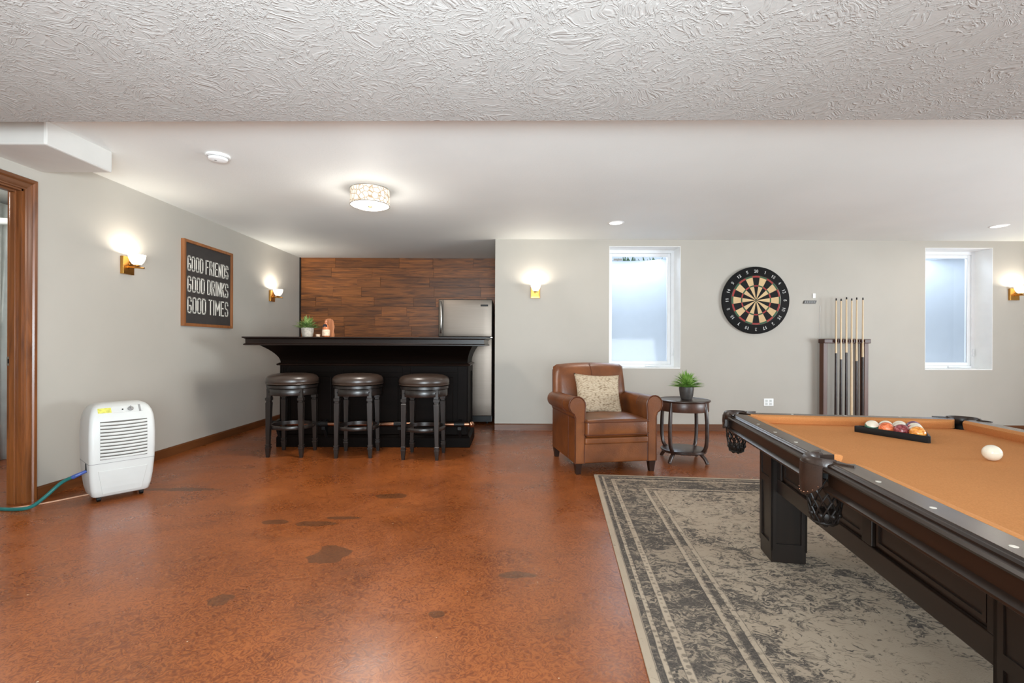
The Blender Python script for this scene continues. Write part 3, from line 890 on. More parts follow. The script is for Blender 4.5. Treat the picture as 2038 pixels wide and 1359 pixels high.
def pocket(px, py, ang, wide=170, tabs=True, droplen=0.125):
    """leather pocket: px,py hole centre in table coordinates; ang = direction pointing outwards (deg)"""
    root = MB()
    # collar: rounded strap around the outside of the hole
    n = 22; rings = []
    for i in range(n + 1):
        a = R(-wide / 2 + wide * i / n)
        e = abs(i / n * 2 - 1)
        r0 = 0.056; wdt = 0.026 * (1 - 0.25 * e ** 3)
        zc = 0.702
        ca, sa = math.cos(a), math.sin(a)
        cs = [(r0, 0.672), (r0 - .002, .698), (r0 + wdt * .3, zc + .009), (r0 + wdt * .7, zc + .008), (r0 + wdt, zc - .003), (r0 + wdt + .003, .680), (r0 + wdt - .004, .664), (r0 + 0.006, .66)]
        rings.append([(c_ * ca, c_ * sa, z_) for c_, z_ in cs])
    root.loft(rings)
    # iron tabs lying on the rail decks
    for s in (-1, 1):
        a = R(s * wide / 2)
        tx, ty = 0.062 * math.cos(a), 0.062 * math.sin(a)
        e = [(tx + 0.014, ty - s * 0.004), (tx + 0.010, ty + s * 0.030), (tx - 0.028, ty + s * 0.062), (tx - 0.034, ty + s * 0.058), (tx - 0.012, ty + s * 0.014), (tx - 0.012, ty - s * 0.004)]
        root.prism(e, 'z', .7005, .7065)
    T = Matrix.Translation((px, py, 0)) @ Matrix.Rotation(R(ang), 4, 'Z')
    root.xf(T)
    rt = root.build('pocket', M['pocketleather'], PT, smooth=50)
    # apron flap hanging outside
    fl = MB(); n = 14; rings = []
    for i in range(n + 1):
        u = i / n * 2 - 1
        a = R(u * 56)
        zb = 0.700 - droplen + 0.045 * abs(u) ** 2.2
        r1 = 0.083; r2 = 0.088
        ca, sa = math.cos(a), math.sin(a)
        rings.append([(r1 * ca, r1 * sa * .95, .688), (r2 * ca, r2 * sa * .95, .688), ((r2 + .003) * ca, r2 * sa * .95, (.688 + zb) / 2), (r2 * ca, r2 * sa * .92, zb), (r1 * ca, r1 * sa * .92, zb)])
    fl.loft(rings).xf(T)
    f = fl.build('leather_flap', M['pocketleather'], rt, smooth=50)
    # studs along the flap hem
    st = MB()
    for i in range(9):
        u = (i / 8 * 2 - 1) * 0.86; a = R(u * 56); zb = 0.700 - droplen + 0.045 * abs(u) ** 2.2 + 0.008
        st.sphere((0.0895 * math.cos(a), 0.0895 * math.sin(a) * .92, zb), 0.0024, 8, 5)
    st.xf(T); st.build('studs', M['bronze'], f, smooth=True)
    # net basket
    nt = MB(); rows = 5; K = 12
    def bp(k, j):
        a = 2 * PI * (k + 0.5 * (j % 2)) / K
        tt = j / rows
        rr = 0.056 * (1 - 0.32 * tt ** 2); z = 0.615 - 0.135 * tt
        return (0.012 + rr * math.cos(a), rr * math.sin(a), z)
    for j in range(rows):
        for k in range(K):
            p = bp(k, j)
            nt.tube([p, bp(k, j + 1)], 0.0034, 5); nt.tube([p, bp(k + (1 if j % 2 else -1), j + 1)], 0.0034, 5)
    nt.tube([bp(k, rows) for k in range(K)], 0.005, 6, close=True)
    # carved leather cup at the bottom
    nt.lathe([(0.040, .515), (0.044, .500), (0.036, .482), (0.014, .468), (0.001, .466)], 14, (0.012, 0, 0))
    for k in range(7):
        a = 2 * PI * k / 7
        nt.sphere((0.012 + 0.042 * math.cos(a), 0.042 * math.sin(a), .508), 0.011, 8, 6)
    for k in range(5):
        a = 2 * PI * k / 5
        nt.sphere((0.012 + 0.022 * math.cos(a), 0.022 * math.sin(a), .474), 0.010, 8, 6)
    nt.xf(T); nt.build('net_basket', M['net'], rt, smooth=50)
    # dark liner below the hole
    ln_ = MB(); ln_.lathe([(0.050, .668), (0.050, .64), (0.047, .64), (0.047, .668)], 20, cap=False); ln_.xf(T)
    ln_.build('pocket_liner', M['black'], rt, smooth=True)
pocket(-(HW - 0.050), PY, 180); pocket(HW - 0.050, PY, 0)
ci = 0.072
for sx in (-1, 1):
    for sy in (-1, 1):
        pocket(sx * (HW - ci), sy * (HL - ci), math.degrees(math.atan2(sy, sx)), wide=190, droplen=0.10)

# rack and balls
AB = Vector((0.13, -0.29))
rot_r = math.atan2(AB.y, AB.x)
RK = thing('ball_rack', 'black triangular rack around the coloured balls on the pool table', 'ball rack', (1.933, 2.372, 0.6562), rot_r)
d_ = 0.0655; s_in = d_ * (3 + math.sqrt(3)); tt = 0.010
def tri(side, z, rc=0.012):
    r = side / math.sqrt(3); pts = []
    for k, base in enumerate((210, 330, 90)):
        cx, cy = (r - 2 * rc) * math.cos(R(base)), (r - 2 * rc) * math.sin(R(base))
        for i in range(5):
            a = base - 60 + 120 * i / 4
            pts.append((cx + rc * math.cos(R(a)), cy + rc * math.sin(R(a)), z))
    return pts
so = s_in + 2 * math.sqrt(3) * tt
m = MB()
m.loft([tri(so, 0.0), tri(so, 0.028), tri(so - 0.006, 0.031), tri(s_in + 0.006, 0.031), tri(s_in + 0.002, 0.028), tri(s_in + 0.002, 0.0), tri(so, 0.0)], cap=False)
m.build('rack_frame', M['black'], RK, smooth=30)
cols = [('green', (44, 84, 66), 1, 'dark green ball with white top at the left corner of the rack'),
        ('orange', (196, 92, 48), 0, 'speckled orange ball second from the left along the front of the rack'),
        ('maroon', (112, 40, 44), 0, 'maroon ball third from the left along the front of the rack'),
        ('amber', (206, 122, 44), 0, 'amber orange ball at the near corner of the rack'),
        ('olive', (96, 98, 52), 1, 'olive striped ball behind the dark green and orange balls'),
        ('navy', (40, 38, 66), 1, 'navy and white striped ball in the middle of the rack'),
        ('yellow', (188, 172, 84), 1, 'yellow striped ball behind the amber ball'),
        ('black', (26, 24, 26), 1, 'black and white striped ball in the third row of the rack'),
        ('red', (158, 58, 62), 1, 'red striped ball on the right side of the rack'),
        ('purple', (90, 46, 80), 0, 'purple ball at the far corner of the rack')]
yb0 = -s_in / (2 * math.sqrt(3)) + d_ / 2
k = 0
cR, sR = math.cos(rot_r), math.sin(rot_r)
for r_ in range(4):
    for j in range(4 - r_):
        lx = (j - (3 - r_) / 2) * d_; ly = yb0 + r_ * d_ * math.sqrt(3) / 2
        cn, cc, stp, lab = cols[k]; k += 1
        m = MB().sphere((0, 0, 0), d_ / 2 - 0.0003, 24, 14)
        o = m.build('pool_ball', ballmat('pool_ball_' + cn, cc, stp), smooth=True)
        o.location = (1.933 + cR * lx - sR * ly, 2.372 + sR * lx + cR * ly, 0.6560 + d_ / 2)
        o.rotation_euler = (random.uniform(-.5, .5), random.uniform(-.5, .5), random.uniform(0, 3))
        tag(o, lab, 'pool ball', 'racked pool balls')
m = MB().sphere((0, 0, 0), 0.0305, 32, 20)
o = m.build('cue_ball', M['ivory'], smooth=True); o.location = (1.871, 1.859, 0.6558 + 0.0305)
tag(o, 'plain ivory cue ball alone on the camel cloth', 'cue ball')

# ================================================================== BAR
BAR = thing('home_bar', 'dark espresso wood home bar with overhanging top and foot rail', 'bar', (-1.48, 5.40, 0))
def rect(hx, yf, yb, z): return [(-hx, yf, z), (hx, yf, z), (hx, yb, z), (-hx, yb, z)]
body = box(-1.0, 1.0, -0.27, 0.27, 0.0, 0.90).build('bar_body', M['barwood'], BAR)
MB().loft([rect(1.035, -.305, .29, 0), rect(1.035, -.305, .29, .10), rect(1.02, -.29, .28, .125), rect(1.002, -.275, .27, .135)]).build('plinth', M['barwood'], BAR, bevel=0.003)
MB().loft([rect(1.005, -.275, .27, .868), rect(1.03, -.305, .28, .872), rect(1.035, -.31, .28, .886), rect(1.01, -.285, .27, .90)]).build('moulding', M['bartop'], BAR)
cv = []
for i in range(13):
    u = i / 12
    e = 1 - math.sqrt(max(0, 1 - u * u)) if False else u ** 1.7
    cv.append(rect(1.003 + 0.075 * e, -0.275 - 0.285 * e, 0.27, 0.90 + 0.185 * (u ** 0.9)))
MB().loft(cv).build('cove', M['barwood'], BAR, smooth=30)
MB().loft([rect(1.195, -.605, .31, 1.085), rect(1.212, -.622, .32, 1.088), rect(1.212, -.622, .32, 1.098), rect(1.198, -.608, .31, 1.106), rect(1.198, -.608, .31, 1.148),
           rect(1.212, -.622, .32, 1.156), rect(1.222, -.632, .33, 1.160), rect(1.222, -.632, .33, 1.172)]).build('bar_top', M['bartop'], BAR)
for x0, x1 in ((-1.0, -.90), (-.41, -.33), (.31, .39), (.90, 1.0)):
    box(x0, x1, -.288, -.269, .135, .868).build('stile', M['barwood'], body, bevel=0.002)
for z0, z1 in ((.135, .22), (.80, .868)):
    for x0, x1 in ((-.90, -.41), (-.33, .31), (.39, .90)):
        box(x0, x1, -.286, -.269, z0, z1).build('panel_rail', M['barwood'], body, bevel=0.002)
for x0, x1 in ((-.90, -.41), (-.33, .31), (.39, .90)):
    mm = MB(); mm.box(x0 + .05, x1 - .05, -.281, -.269, .27, .75); mm.build('raised_panel', M['barwood'], body, bevel=0.006)
for k in range(3):
    box(-.985 + k * .028, -.970 + k * .028, -.294, -.287, .16, .85).build('flute', M['barwood'], body, bevel=0.002)
for s in (-1, 1):
    xa, xb = sorted((s * 0.999, s * 1.013))
    for y0, y1, z0, z1 in ((-.27, -.20, .135, .868), (.20, .27, .135, .868), (-.20, .20, .135, .22), (-.20, .20, .80, .868)):
        box(xa, xb, y0, y1, z0, z1).build('end_frame', M['barwood'], body, bevel=0.002)
# foot rail
fr = MB(); fr.tube([(-1.03, -.385, .262), (1.05, -.385, .262)], 0.022, 16)
fr = fr.build('foot_rail', M['bronze'], BAR, smooth=True)
for x in (-1.0, -.50, .02 - .0, .30, .93):
    sv = MB(); sv.tube([(x - .055, -.385, .262), (x + .055, -.385, .262)], 0.030, 16)
    sv.tube([(x - .03, -.385, .262), (x - .022, -.385, .262)], 0.034, 16); sv.tube([(x + .022, -.385, .262), (x + .03, -.385, .262)], 0.034, 16)
    sv.box(x - .018, x + .018, -.385, -.305, .20, .285)
    sv.prism([(-.385, .285), (-.30, .30), (-.30, .10), (-.335, .16)], 'x', x - .014, x + .014)
    sv.build('rail_bracket', M['black'], fr, smooth=40)
for s in (-1, 1):
    e = MB(); e.sphere((s * 1.055, -.385, .262), 0.032, 16, 10); e.build('end_cap', M['bronze'], fr, smooth=True)

# bar decor
def grass_plant(name, label, loc, pot_prof, potm, leafm, spread, height, n, seed, zpot):
    rnd = random.Random(seed)
    P = thing(name, label, 'plant', loc)
    MB().lathe(pot_prof, 28).build('pot', potm, P, smooth=50)
    MB().lathe([(0.001, zpot - .012), (pot_prof[-3][0] * 0.8, zpot - .012), (pot_prof[-3][0] * 0.8, zpot - .02), (0.001, zpot - .02)], 20).build('soil', M['soil'], P)
    m = MB()
    for i in range(n):
        a = rnd.uniform(0, 2 * PI); el = rnd.uniform(0.02, 1.0) ** .62
        reach = spread * math.sin(el * PI / 2) * rnd.uniform(.8, 1.06); hh = height * (0.16 + 0.9 * math.cos(el * PI / 2)) * rnd.uniform(.85, 1.1)
        w_ = rnd.uniform(.0045, .0085) * (spread / .15) ** .5
        b0 = Vector((rnd.uniform(-.02, .02), rnd.uniform(-.02, .02), zpot - .012))
        d = Vector((math.cos(a), math.sin(a), 0)); sd = Vector((-math.sin(a), math.cos(a), 0)); tw = rnd.uniform(-.4, .4)
        sd = (sd * math.cos(tw) + Vector((0, 0, 1)) * math.sin(tw)).normalized()
        ring = []
        for q in range(6):
            u = q / 5
            p = b0 + d * reach * u ** 1.15 + Vector((0, 0, 1)) * hh * (1.5 * u - 0.5 * u * u * (1 + el * 0.8))
            ww = w_ * (1 - u ** 2.2) + 0.0004
            ring.append((p - sd * ww, p + Vector((0, 0, -ww * .4)), p + sd * ww))
        vs = [tuple(x) for r in ring for x in r]; fs = []
        for q in range(5):
            for c_ in range(2): fs.append((q * 3 + c_, q * 3 + c_ + 1, q * 3 + 4 + c_, q * 3 + 3 + c_))
        m.add(vs, fs)
    f = m.build('foliage', leafm, P, smooth='all'); f['kind'] = 'stuff'
    return P
ZB = 1.1725
grass_plant('potted_plant', 'spiky green plant in a pale grey pot on the bar top', (-2.168, 5.06, ZB),
            [(0.04, 0), (0.050, .002), (0.061, .05), (0.065, .098), (0.060, .100), (0.056, .096), (0.05, .05), (0.001, .02)], M['potlight'], M['leaf2'], 0.135, 0.14, 240, 3, 0.098)
bd = MB()
n_ = 15; outl = []
for i in range(n_ + 1):
    u = i / n_; z = 0.205 * u
    w_ = 0.064 - 0.012 * u + 0.004 * math.sin(u * 14); w_ = w_ if u < .8 else w_ * math.sqrt(max(0.05, 1 - ((u - .8) / .2) ** 2)) 
    outl.append((w_, z))
poly = [(x, z) for x, z in outl] + [(-x * 0.94, z) for x, z in outl[::-1]]
bd.prism(poly, 'y', -0.011, 0.011)
bd.xf(Matrix.Rotation(R(-7), 4, 'X'))
o = bd.build('serving_board', M['boardwood'], bevel=0.003); o.location = (-1.99, 5.17, ZB)
tag(o, 'live edge wooden serving board standing behind the bottle on the bar', 'board')
BT = thing('bottle', 'squat copper brown bottle with round black seal on the bar', 'bottle', (-1.968, 5.05, ZB))
MB().lathe([(0.034, 0), (0.038, .004), (0.039, .07), (0.036, .10), (0.024, .125), (0.015, .135), (0.014, .155), (0.018, .158), (0.018, .166), (0.001, .168)], 24).build('glass_body', M['amber'], BT, smooth=50)
MB().lathe([(0.0395, .015), (0.0398, .02), (0.0398, .075), (0.0395, .08)], 24, cap=False).build('paper_label', M['label_pale'], BT, smooth=50)
m = MB().lathe([(0.001, 0), (0.021, 0), (0.021, .008), (0.001, .008)], 20); m.xf(Matrix.Translation((0, -.0225, .118)) @ Matrix.Rotation(R(90), 4, 'X'))
m.build('round_seal', M['label_black'], BT)
MB().lathe([(0.014, .166), (0.015, .180), (0.012, .186), (0.001, .187)], 16).build('stopper', M['boardwood'], BT, smooth=50)
o = MB().lathe([(0.018, 0), (0.020, .003), (0.024, .030), (0.022, .030), (0.018, .006), (0.001, .005)], 20).build('small_cup', M['label_pale'], smooth=50)
o.location = (-2.045, 5.03, ZB); tag(o, 'tiny pale cup on the bar between plant and bottle', 'cup')

# ================================================================== FRIDGE
FR = thing('refrigerator', 'stainless steel top freezer refrigerator standing behind the bar', 'refrigerator', (-0.645, 6.98, 0))
box(-.372, .372, -.33, .36, .03, 1.715).build('case', M['fridgecase'], FR, bevel=0.004)
def door(n, z0, z1):
    m = MB(); m.rbox((0, -.365, (z0 + z1) / 2), (.372, .032, (z1 - z0) / 2), 0.010, 3)
    return m.build(n, M['steel'], FR, smooth=40)
d1 = door('freezer_door', 1.205, 1.725); d2 = door('fridge_door', .115, 1.190)
def handle(d, z0, z1):
    m = MB(); x = -.338; pts = []
    for i in range(13):
        u = i / 12; pts.append((x + 0.012 * math.sin(u * PI), -.400 - .042 * math.sin(u * PI) ** .5, z0 + (z1 - z0) * u))
    m.tube(pts, 0.016, 10); m.build('handle', M['chrome'], d, smooth=True)
handle(d1, 1.26, 1.69); handle(d2, .62, 1.15)
box(-.312, -.304, -.3985, -.395, 1.215, 1.715).build('door_groove', M['black'], d1)
m = MB(); m.rbox((.262, -.3985, 1.64), (.052, .003, .013), .002, 2); m.build('badge', M['black'], d1, label='small dark maker badge')
box(-.36, .36, -.35, -.335, .03, .11).build('kick_grille', M['black'], FR)
for sx in (-.3, .3):
    MB().lathe([(.02, 0), (.02, .03)], 12, (sx, -.28, 0)).build('foot', M['black'], FR)
box(.345, .372, -.345, -.333, 1.19, 1.205).build('hinge', M['chrome'], FR)

# ================================================================== STOOLS
def stool():
    T = thing('bar_stool', '', 'stool', (0, 0, 0), 0, 'round bar stools in front of the bar')
    MB().lathe([(0.001, .700), (.20, .700), (.232, .704), (.243, .715), (.246, .735), (.243, .758), (.228, .782), (.195, .797), (.14, .806), (.07, .810), (0.001, .811)], 48).build('seat_cushion', M['stoolleather'], T, smooth='all')
    m = MB(); m.tube([(.240 * math.cos(2 * PI * k / 48), .240 * math.sin(2 * PI * k / 48), .711) for k in range(48)], .006, 6, close=True)
    m.build('piping', M['stoolleather'], T.children[0], smooth=True)
    MB().lathe([(.16, .668), (.230, .668), (.236, .672), (.236, .696), (.225, .700), (.16, .700)], 48).build('swivel_plate', M['stoolwood'], T, smooth=40)
    MB().lathe([(.205, .600), (.226, .600), (.229, .605), (.229, .660), (.225, .665), (.205, .665), (.205, .600)], 48, cap=False).build('apron_ring', M['stoolwood'], T, smooth=40)
    for sx in (-1, 1):
        for sy in (-1, 1):
            m = MB()
            def sq(z, e, dx=0): 
                cx = sx * (.150 + dx); cy = sy * (.150 + dx)
                return [(cx - e, cy - e, z), (cx + e, cy - e, z), (cx + e, cy + e, z), (cx - e, cy + e, z)]
            m.loft([sq(0, .013, .012), sq(.02, .015, .012), sq(.085, .0205, .011), (sq(.088, .023, .011)), sq(.100, .023, .011), sq(.103, .018, .011), sq(.113, .018, .011), sq(.116, .0225, .011), sq(.124, .0225, .011), sq(.128, .0165, .011),
                    sq(.53, .0245, .006), sq(.535, .0195, .006), sq(.550, .0195, .006), sq(.553, .0265, .006), sq(.578, .0265, .006), sq(.581, .021, .004), sq(.600, .021, .002), sq(.668, .024, .000)])
            L = m.build('leg', M['stoolwood'], T, smooth=30)
            b = MB().sphere((sx * .150, sy * .150 + (-.026 if sy < 0 else .026), .634), .006, 10, 6); b.build('bolt_cap', M['black'], L, smooth=True)
    m = MB()
    m.lathe([(.188, .268), (.206, .268), (.209, .272), (.209, .300), (.206, .304), (.188, .304), (.188, .268)], 48, cap=False)
    m.build('foot_ring', M['stoolwood'], T, smooth=40)
    return T
s0 = stool()
s0.location = (-2.20, 4.79, 0); s0['label'] = 'round dark leather bar stool at the left end, nearest the left wall'
dup(s0, (-1.535, 4.765, 0), R(3), 'round dark leather bar stool in the middle of the row of three')
dup(s0, (-0.862, 4.70, 0), R(-3), 'round dark leather bar stool at the right end, nearest the refrigerator')

# ================================================================== ARMCHAIR
AC = thing('armchair', 'cognac brown leather club armchair with rolled arms under the window', 'armchair', (.834, 4.456, 0), R(10.5))
# body/base
m = MB(); m.rbox((0, -.02, .205), (.305, .345, .11), .012, 3); base = m.build('base_frame', M['leather'], AC, smooth=40)
m = MB(); m.rbox((0, -.352, .285), (.288, .028, .028), .014, 4, m=8); m.build('front_band', M['leather'], base, smooth=True)
m = MB(); m.rbox((0, -.050, .392), (.286, .345, .074), .030, 5, (0, .012, .022), 8); seat = m.build('seat_cushion', M['leather'], AC, smooth='all')
def ringpath(x, y, z, hx, hy, r, n=6):
    pts = []
    for cx, cy, a0 in ((hx - r, hy - r, 0), (-(hx - r), hy - r, 90), (-(hx - r), -(hy - r), 180), (hx - r, -(hy - r), 270)):
        for i in range(n): 
            a = R(a0 + 90 * i / (n - 1)); pts.append((x + cx + r * math.cos(a), y + cy + r * math.sin(a), z))
    return pts
for z in (.340, .446):
    m = MB(); m.tube(ringpath(0, -.050, z, .292, .349, .03), .0055, 6, close=True); m.build('piping', M['piping'], seat, smooth=True)
def arm_outline(s, grow=0.0):
    # s=-1 left, +1 right; (x,z) outline of the arm front
    pts = []
    cx, cz, r = .352, .586, .073 + grow
    pts.append((.290 - grow, .095)); pts.append((.288 - grow, .50))
    for i in range(15):
        a = R(198 - 268 * i / 14)
        pts.append((cx + r * math.cos(a) * .96, cz + r * math.sin(a)))
    pts.append((.374 + grow, .505)); pts.append((.366 + grow, .485)); pts.append((.366 + grow, .095))
    return [(s * x, z) for x, z in pts]
for s in (-1, 1):
    m = MB()
    ol = arm_outline(s); ysec = [(-.366, .965), (-.372, .985), (-.360, 1.0), (-.1, 1.0), (.2, 1.0), (.36, 1.0), (.372, .98)]
    def sc_(k, y):
        cx, cz = s * .34, .4
        drop = -.016 * max(0, (y + .36) / .72)
        return [(cx + (x - cx) * (k if True else 1), y, max(.095, cz + (z - cz) * (k * .5 + .5)) + (drop if z > .45 else 0)) for x, z in ol]
    m.loft([sc_(k, y) for y, k in ysec])
    arm = m.build('arm', M['leather'], AC, smooth=45)
    m = MB(); rp_ = [(x, -.362, z) for x, z in arm_outline(s, .003)]
    m.tube(rp_, .0058, 6); m.build('piping', M['piping'], arm, smooth=True)
    # seams over the roll
    m = MB(); cx, cz = s * .352, .586
    for yy in (-.16,):
        m.tube([(cx + s * .077 * math.cos(R(a)) * .96, yy, cz - .010 + .075 * math.sin(R(a))) for a in range(-65, 190, 12)], .0022, 5)
    m.tube([(s * .3685, y, .478) for y in (-.35, 0, .35)], .004, 5)
    m.tube([(s * .3672, -.16, z) for z in (.10, .47)], .0022, 5)
    m.build('seam', M['seam'], arm, smooth=True)
# backrest
m = MB()
nx, nz = 21, 18
def back_pt(u, v, front):
    # u -1..1, v 0..1
    z = .30 + .625 * v
    hwid = (.386 - .022 * v) - .035 * max(0, min(1, (.50 - v) / .06))
    top = -.022 * abs(u) ** 2.2 - .018 * max(0, (abs(u) - .92) / .08) ** 2
    z += top * v ** 3
    tilt = .105 * v
    th = .112 * (1 - .30 * v)
    edge = math.sqrt(max(0, 1 - abs(u) ** 12)) * (math.sqrt(max(0, 1 - max(0, (v - .78) / .22) ** 2.4)))
    y = .235 + tilt
    if front: yy = y - th * edge - .022 * (1 - u * u) * math.sin(min(1, v * 1.1) * PI) 
    else: yy = y + .06 * edge
    return (u * hwid - .008, yy, z)
rows_f = [[back_pt(-1 + 2 * i / (nx - 1), j / (nz - 1), True) for i in range(nx)] for j in range(nz)]
rows_b = [[back_pt(-1 + 2 * i / (nx - 1), j / (nz - 1), False) for i in range(nx)] for j in range(nz)]
rings = [rf + rb[::-1] for rf, rb in zip(rows_f, rows_b)]
m.loft(rings); bk = m.build('backrest', M['leather'], AC, smooth='all')
m = MB()
m.tube([tuple(Vector(back_pt(0.0, v, True)) + Vector((0, -.001, .001))) for v in (.80, .85, .89, .92, .95, .975, .99)], .003, 5)
m.tube([tuple(Vector(back_pt(-.985, v / 16, False)) + Vector((-.002, 0, 0))) for v in range(6, 16)], .005, 6)
m.tube([tuple(Vector(back_pt(.985, v / 16, False)) + Vector((.002, 0, 0))) for v in range(6, 16)], .005, 6)
m.build('seam', M['seam'], bk, smooth=True)
for sx in (-1, 1):
    for sy in (-1, 1):
        m = MB()
        def sq(z, e, ox): return [(sx * .335 - e + ox, sy * .33 - e, z), (sx * .335 + e + ox, sy * .33 - e, z), (sx * .335 + e + ox, sy * .33 + e, z), (sx * .335 - e + ox, sy * .33 + e, z)]
        m.loft([sq(0.0, .020, 0), sq(.098, .031, 0)]); m.build('leg', M['legdark'], AC, bevel=.003)
# throw pillow
def pillow(hx, hz, th):
    m = MB(); n = 22; vs = []; fs = []
    def p(i, j, s):
        u = -1 + 2 * i / n; v = -1 + 2 * j / n
        pu = u * (1 - .09 * (1 - v * v) * abs(u) ** 1.0 * 1.0) ; pv = v * (1 - .09 * (1 - u * u) * abs(v))
        e = (max(0, 1 - u ** 2) ** .42) * (max(0, 1 - v ** 2) ** .42)
        return (pu * hx, s * th * e, pv * hz)
    for s in (-1, 1):
        for i in range(n + 1):
            for j in range(n + 1): vs.append(p(i, j, s))
    N1 = (n + 1) ** 2
    for i in range(n):
        for j in range(n):
            a = i * (n + 1) + j
            fs.append((a, a + n + 1, a + n + 2, a + 1)); fs.append((a + N1, a + 1 + N1, a + n + 2 + N1, a + n + 1 + N1))
    m.add(vs, fs)
    me = m
    return me
m = pillow(.226, .196, .062)
pl = m.build('throw_pillow', M['boucle'], smooth='all')
bm = bmesh.new(); bm.from_mesh(pl.data); bmesh.ops.remove_doubles(bm, verts=bm.verts, dist=.0005); bmesh.ops.recalc_face_normals(bm, faces=bm.faces); bm.to_mesh(pl.data); bm.free()
pl.matrix_world = AC.matrix_basis @ Matrix.Translation((-.008, .075, .640)) @ Matrix.Rotation(R(-22), 4, 'X') @ Matrix.Rotation(R(4), 4, 'Y')
pl.matrix_world = Matrix.Translation(AC.location) @ Matrix.Rotation(R(10.5), 4, 'Z') @ Matrix.Translation((-.012, .045, .642)) @ Matrix.Rotation(R(-23), 4, 'X') @ Matrix.Rotation(R(3), 4, 'Y')
tag(pl, 'square cream textured throw pillow leaning in the leather armchair', 'pillow')

# ================================================================== SIDE TABLE
ST = thing('side_table', 'round dark wood side table with lower shelf beside the armchair', 'side table', (1.648, 4.575, 0), R(-5))
MB().lathe([(.001, .566), (.228, .566), (.238, .570), (.242, .577), (.240, .584), (.230, .587), (.226, .584), (.001, .584)], 48).build('tabletop', M['tablewood'], ST, smooth=40)
MB().lathe([(.212, .480), (.224, .480), (.226, .484), (.226, .562), (.224, .566), (.212, .566), (.212, .480)], 48, cap=False).build('apron', M['aprontbl'], ST, smooth=40)
MB().lathe([(.001, .100), (.205, .100), (.212, .105), (.212, .113), (.205, .117), (.001, .117)], 48).build('shelf', M['tablewood'], ST, smooth=40)
for k in range(4):
    a = R(45 + 90 * k); m = MB()
    rr = [(.208, .575), (.224, .50), (.232, .42), (.236, .33), (.234, .22), (.222, .15), (.196, .112), (.170, .097), (.185, .080), (.215, .052), (.236, .018), (.240, .006)]
    path = [(r * math.cos(a), r * math.sin(a), z) for r, z in rr]
    # smooth with catmull-rom
    P_ = [Vector(p) for p in path]; sm = []
    for i in range(len(P_) - 1):
        p0 = P_[max(0, i - 1)]; p1 = P_[i]; p2 = P_[i + 1]; p3 = P_[min(len(P_) - 1, i + 2)]
        for q in range(3):
            u = q / 3
            sm.append(.5 * ((2 * p1) + (p2 - p0) * u + (2 * p0 - 5 * p1 + 4 * p2 - p3) * u * u + (3 * p1 - 3 * p2 + p3 - p0) * u ** 3))
    sm.append(P_[-1])
    m.tube(sm, [.0175] * (len(sm) - 1) + [.015], 10); m.build('leg', M['tablewood'], ST, smooth=50)
m = MB(); m.tube([(.20 * math.cos(2 * PI * k / 32), .20 * math.sin(2 * PI * k / 32), .0955) for k in range(32)], .007, 6, close=True)
m.build('shelf_ring', M['tablewood'], ST, smooth=True)
grass_plant('potted_plant', 'spiky green plant in a charcoal pot on the round side table', (1.668, 4.56, .5846),
            [(0.045, 0), (0.050, .002), (0.061, .04), (0.068, .10), (0.067, .120), (0.062, .121), (0.060, .116), (0.05, .05), (0.001, .02)], M['potdark'], M['leaf'], 0.168, 0.165, 260, 5, 0.118)

# ================================================================== SCONCES
def sconce():
    S = thing('wall_sconce', '', 'wall lamp', (0, 0, 0), 0, 'brass wall sconces')
    m = MB(); m.rbox((0, -.014, 0), (.060, .014, .076), .003, 2); m.build('backplate', M['brass'], S, smooth=30)
    m = MB(); m.tube([(0, -.028, -.012), (0, -.16, -.022)], .0075, 10); m.tube([(0, -.028, -.012), (0, -.034, -.012)], .014, 12)
    m.sphere((0, -.032, .012), .007, 10, 6); m.build('arm', M['brass'], S, smooth=40)
    MB().lathe([(.010, -.012), (.024, -.004), (.026, .004), (.016, .008), (.001, .008)], 20, (0, -.098, 0)).build('socket_cup', M['brass'], S, smooth=40)
    MB().lathe([(.020, .006), (.034, .012), (.050, .036), (.060, .064), (.064, .092), (.0615, .092), (.057, .064), (.047, .038), (.032, .016), (.001, .010)], 32, (0, -.098, 0)).build('glass_shade', M['shadeglow'], S, smooth='all')
    return S
sc0 = sconce()
ZS = 1.772
spots = [(XL, 4.13, ZS, 90, 'brass wall sconce on the left wall between doorway and sign'),
         (XL, 6.62, ZS - .01, 90, 'brass wall sconce on the left wall beside the bar corner'),
         (.298, YB, ZS + .002, 0, 'brass wall sconce on the far wall left of the armchair window'),
         (6.45, YB, ZS, 0, 'brass wall sconce at the right edge beyond the second window')]
for i, (x, y, z, a, lab) in enumerate(spots):
    if i == 0:
        sc0.location = (x, y, z); sc0.rotation_euler = (0, 0, R(a)); sc0['label'] = lab
    else: dup(sc0, (x, y, z), R(a), lab)
    off = Vector((.098, 0, .07)) if a == 90 else Vector((0, -.098, .07))
    light('sconce_bulb', 'POINT', Vector((x, y, z)) + off, 11 if i == 1 else 7, (1.0, .92, .80), 0.02)

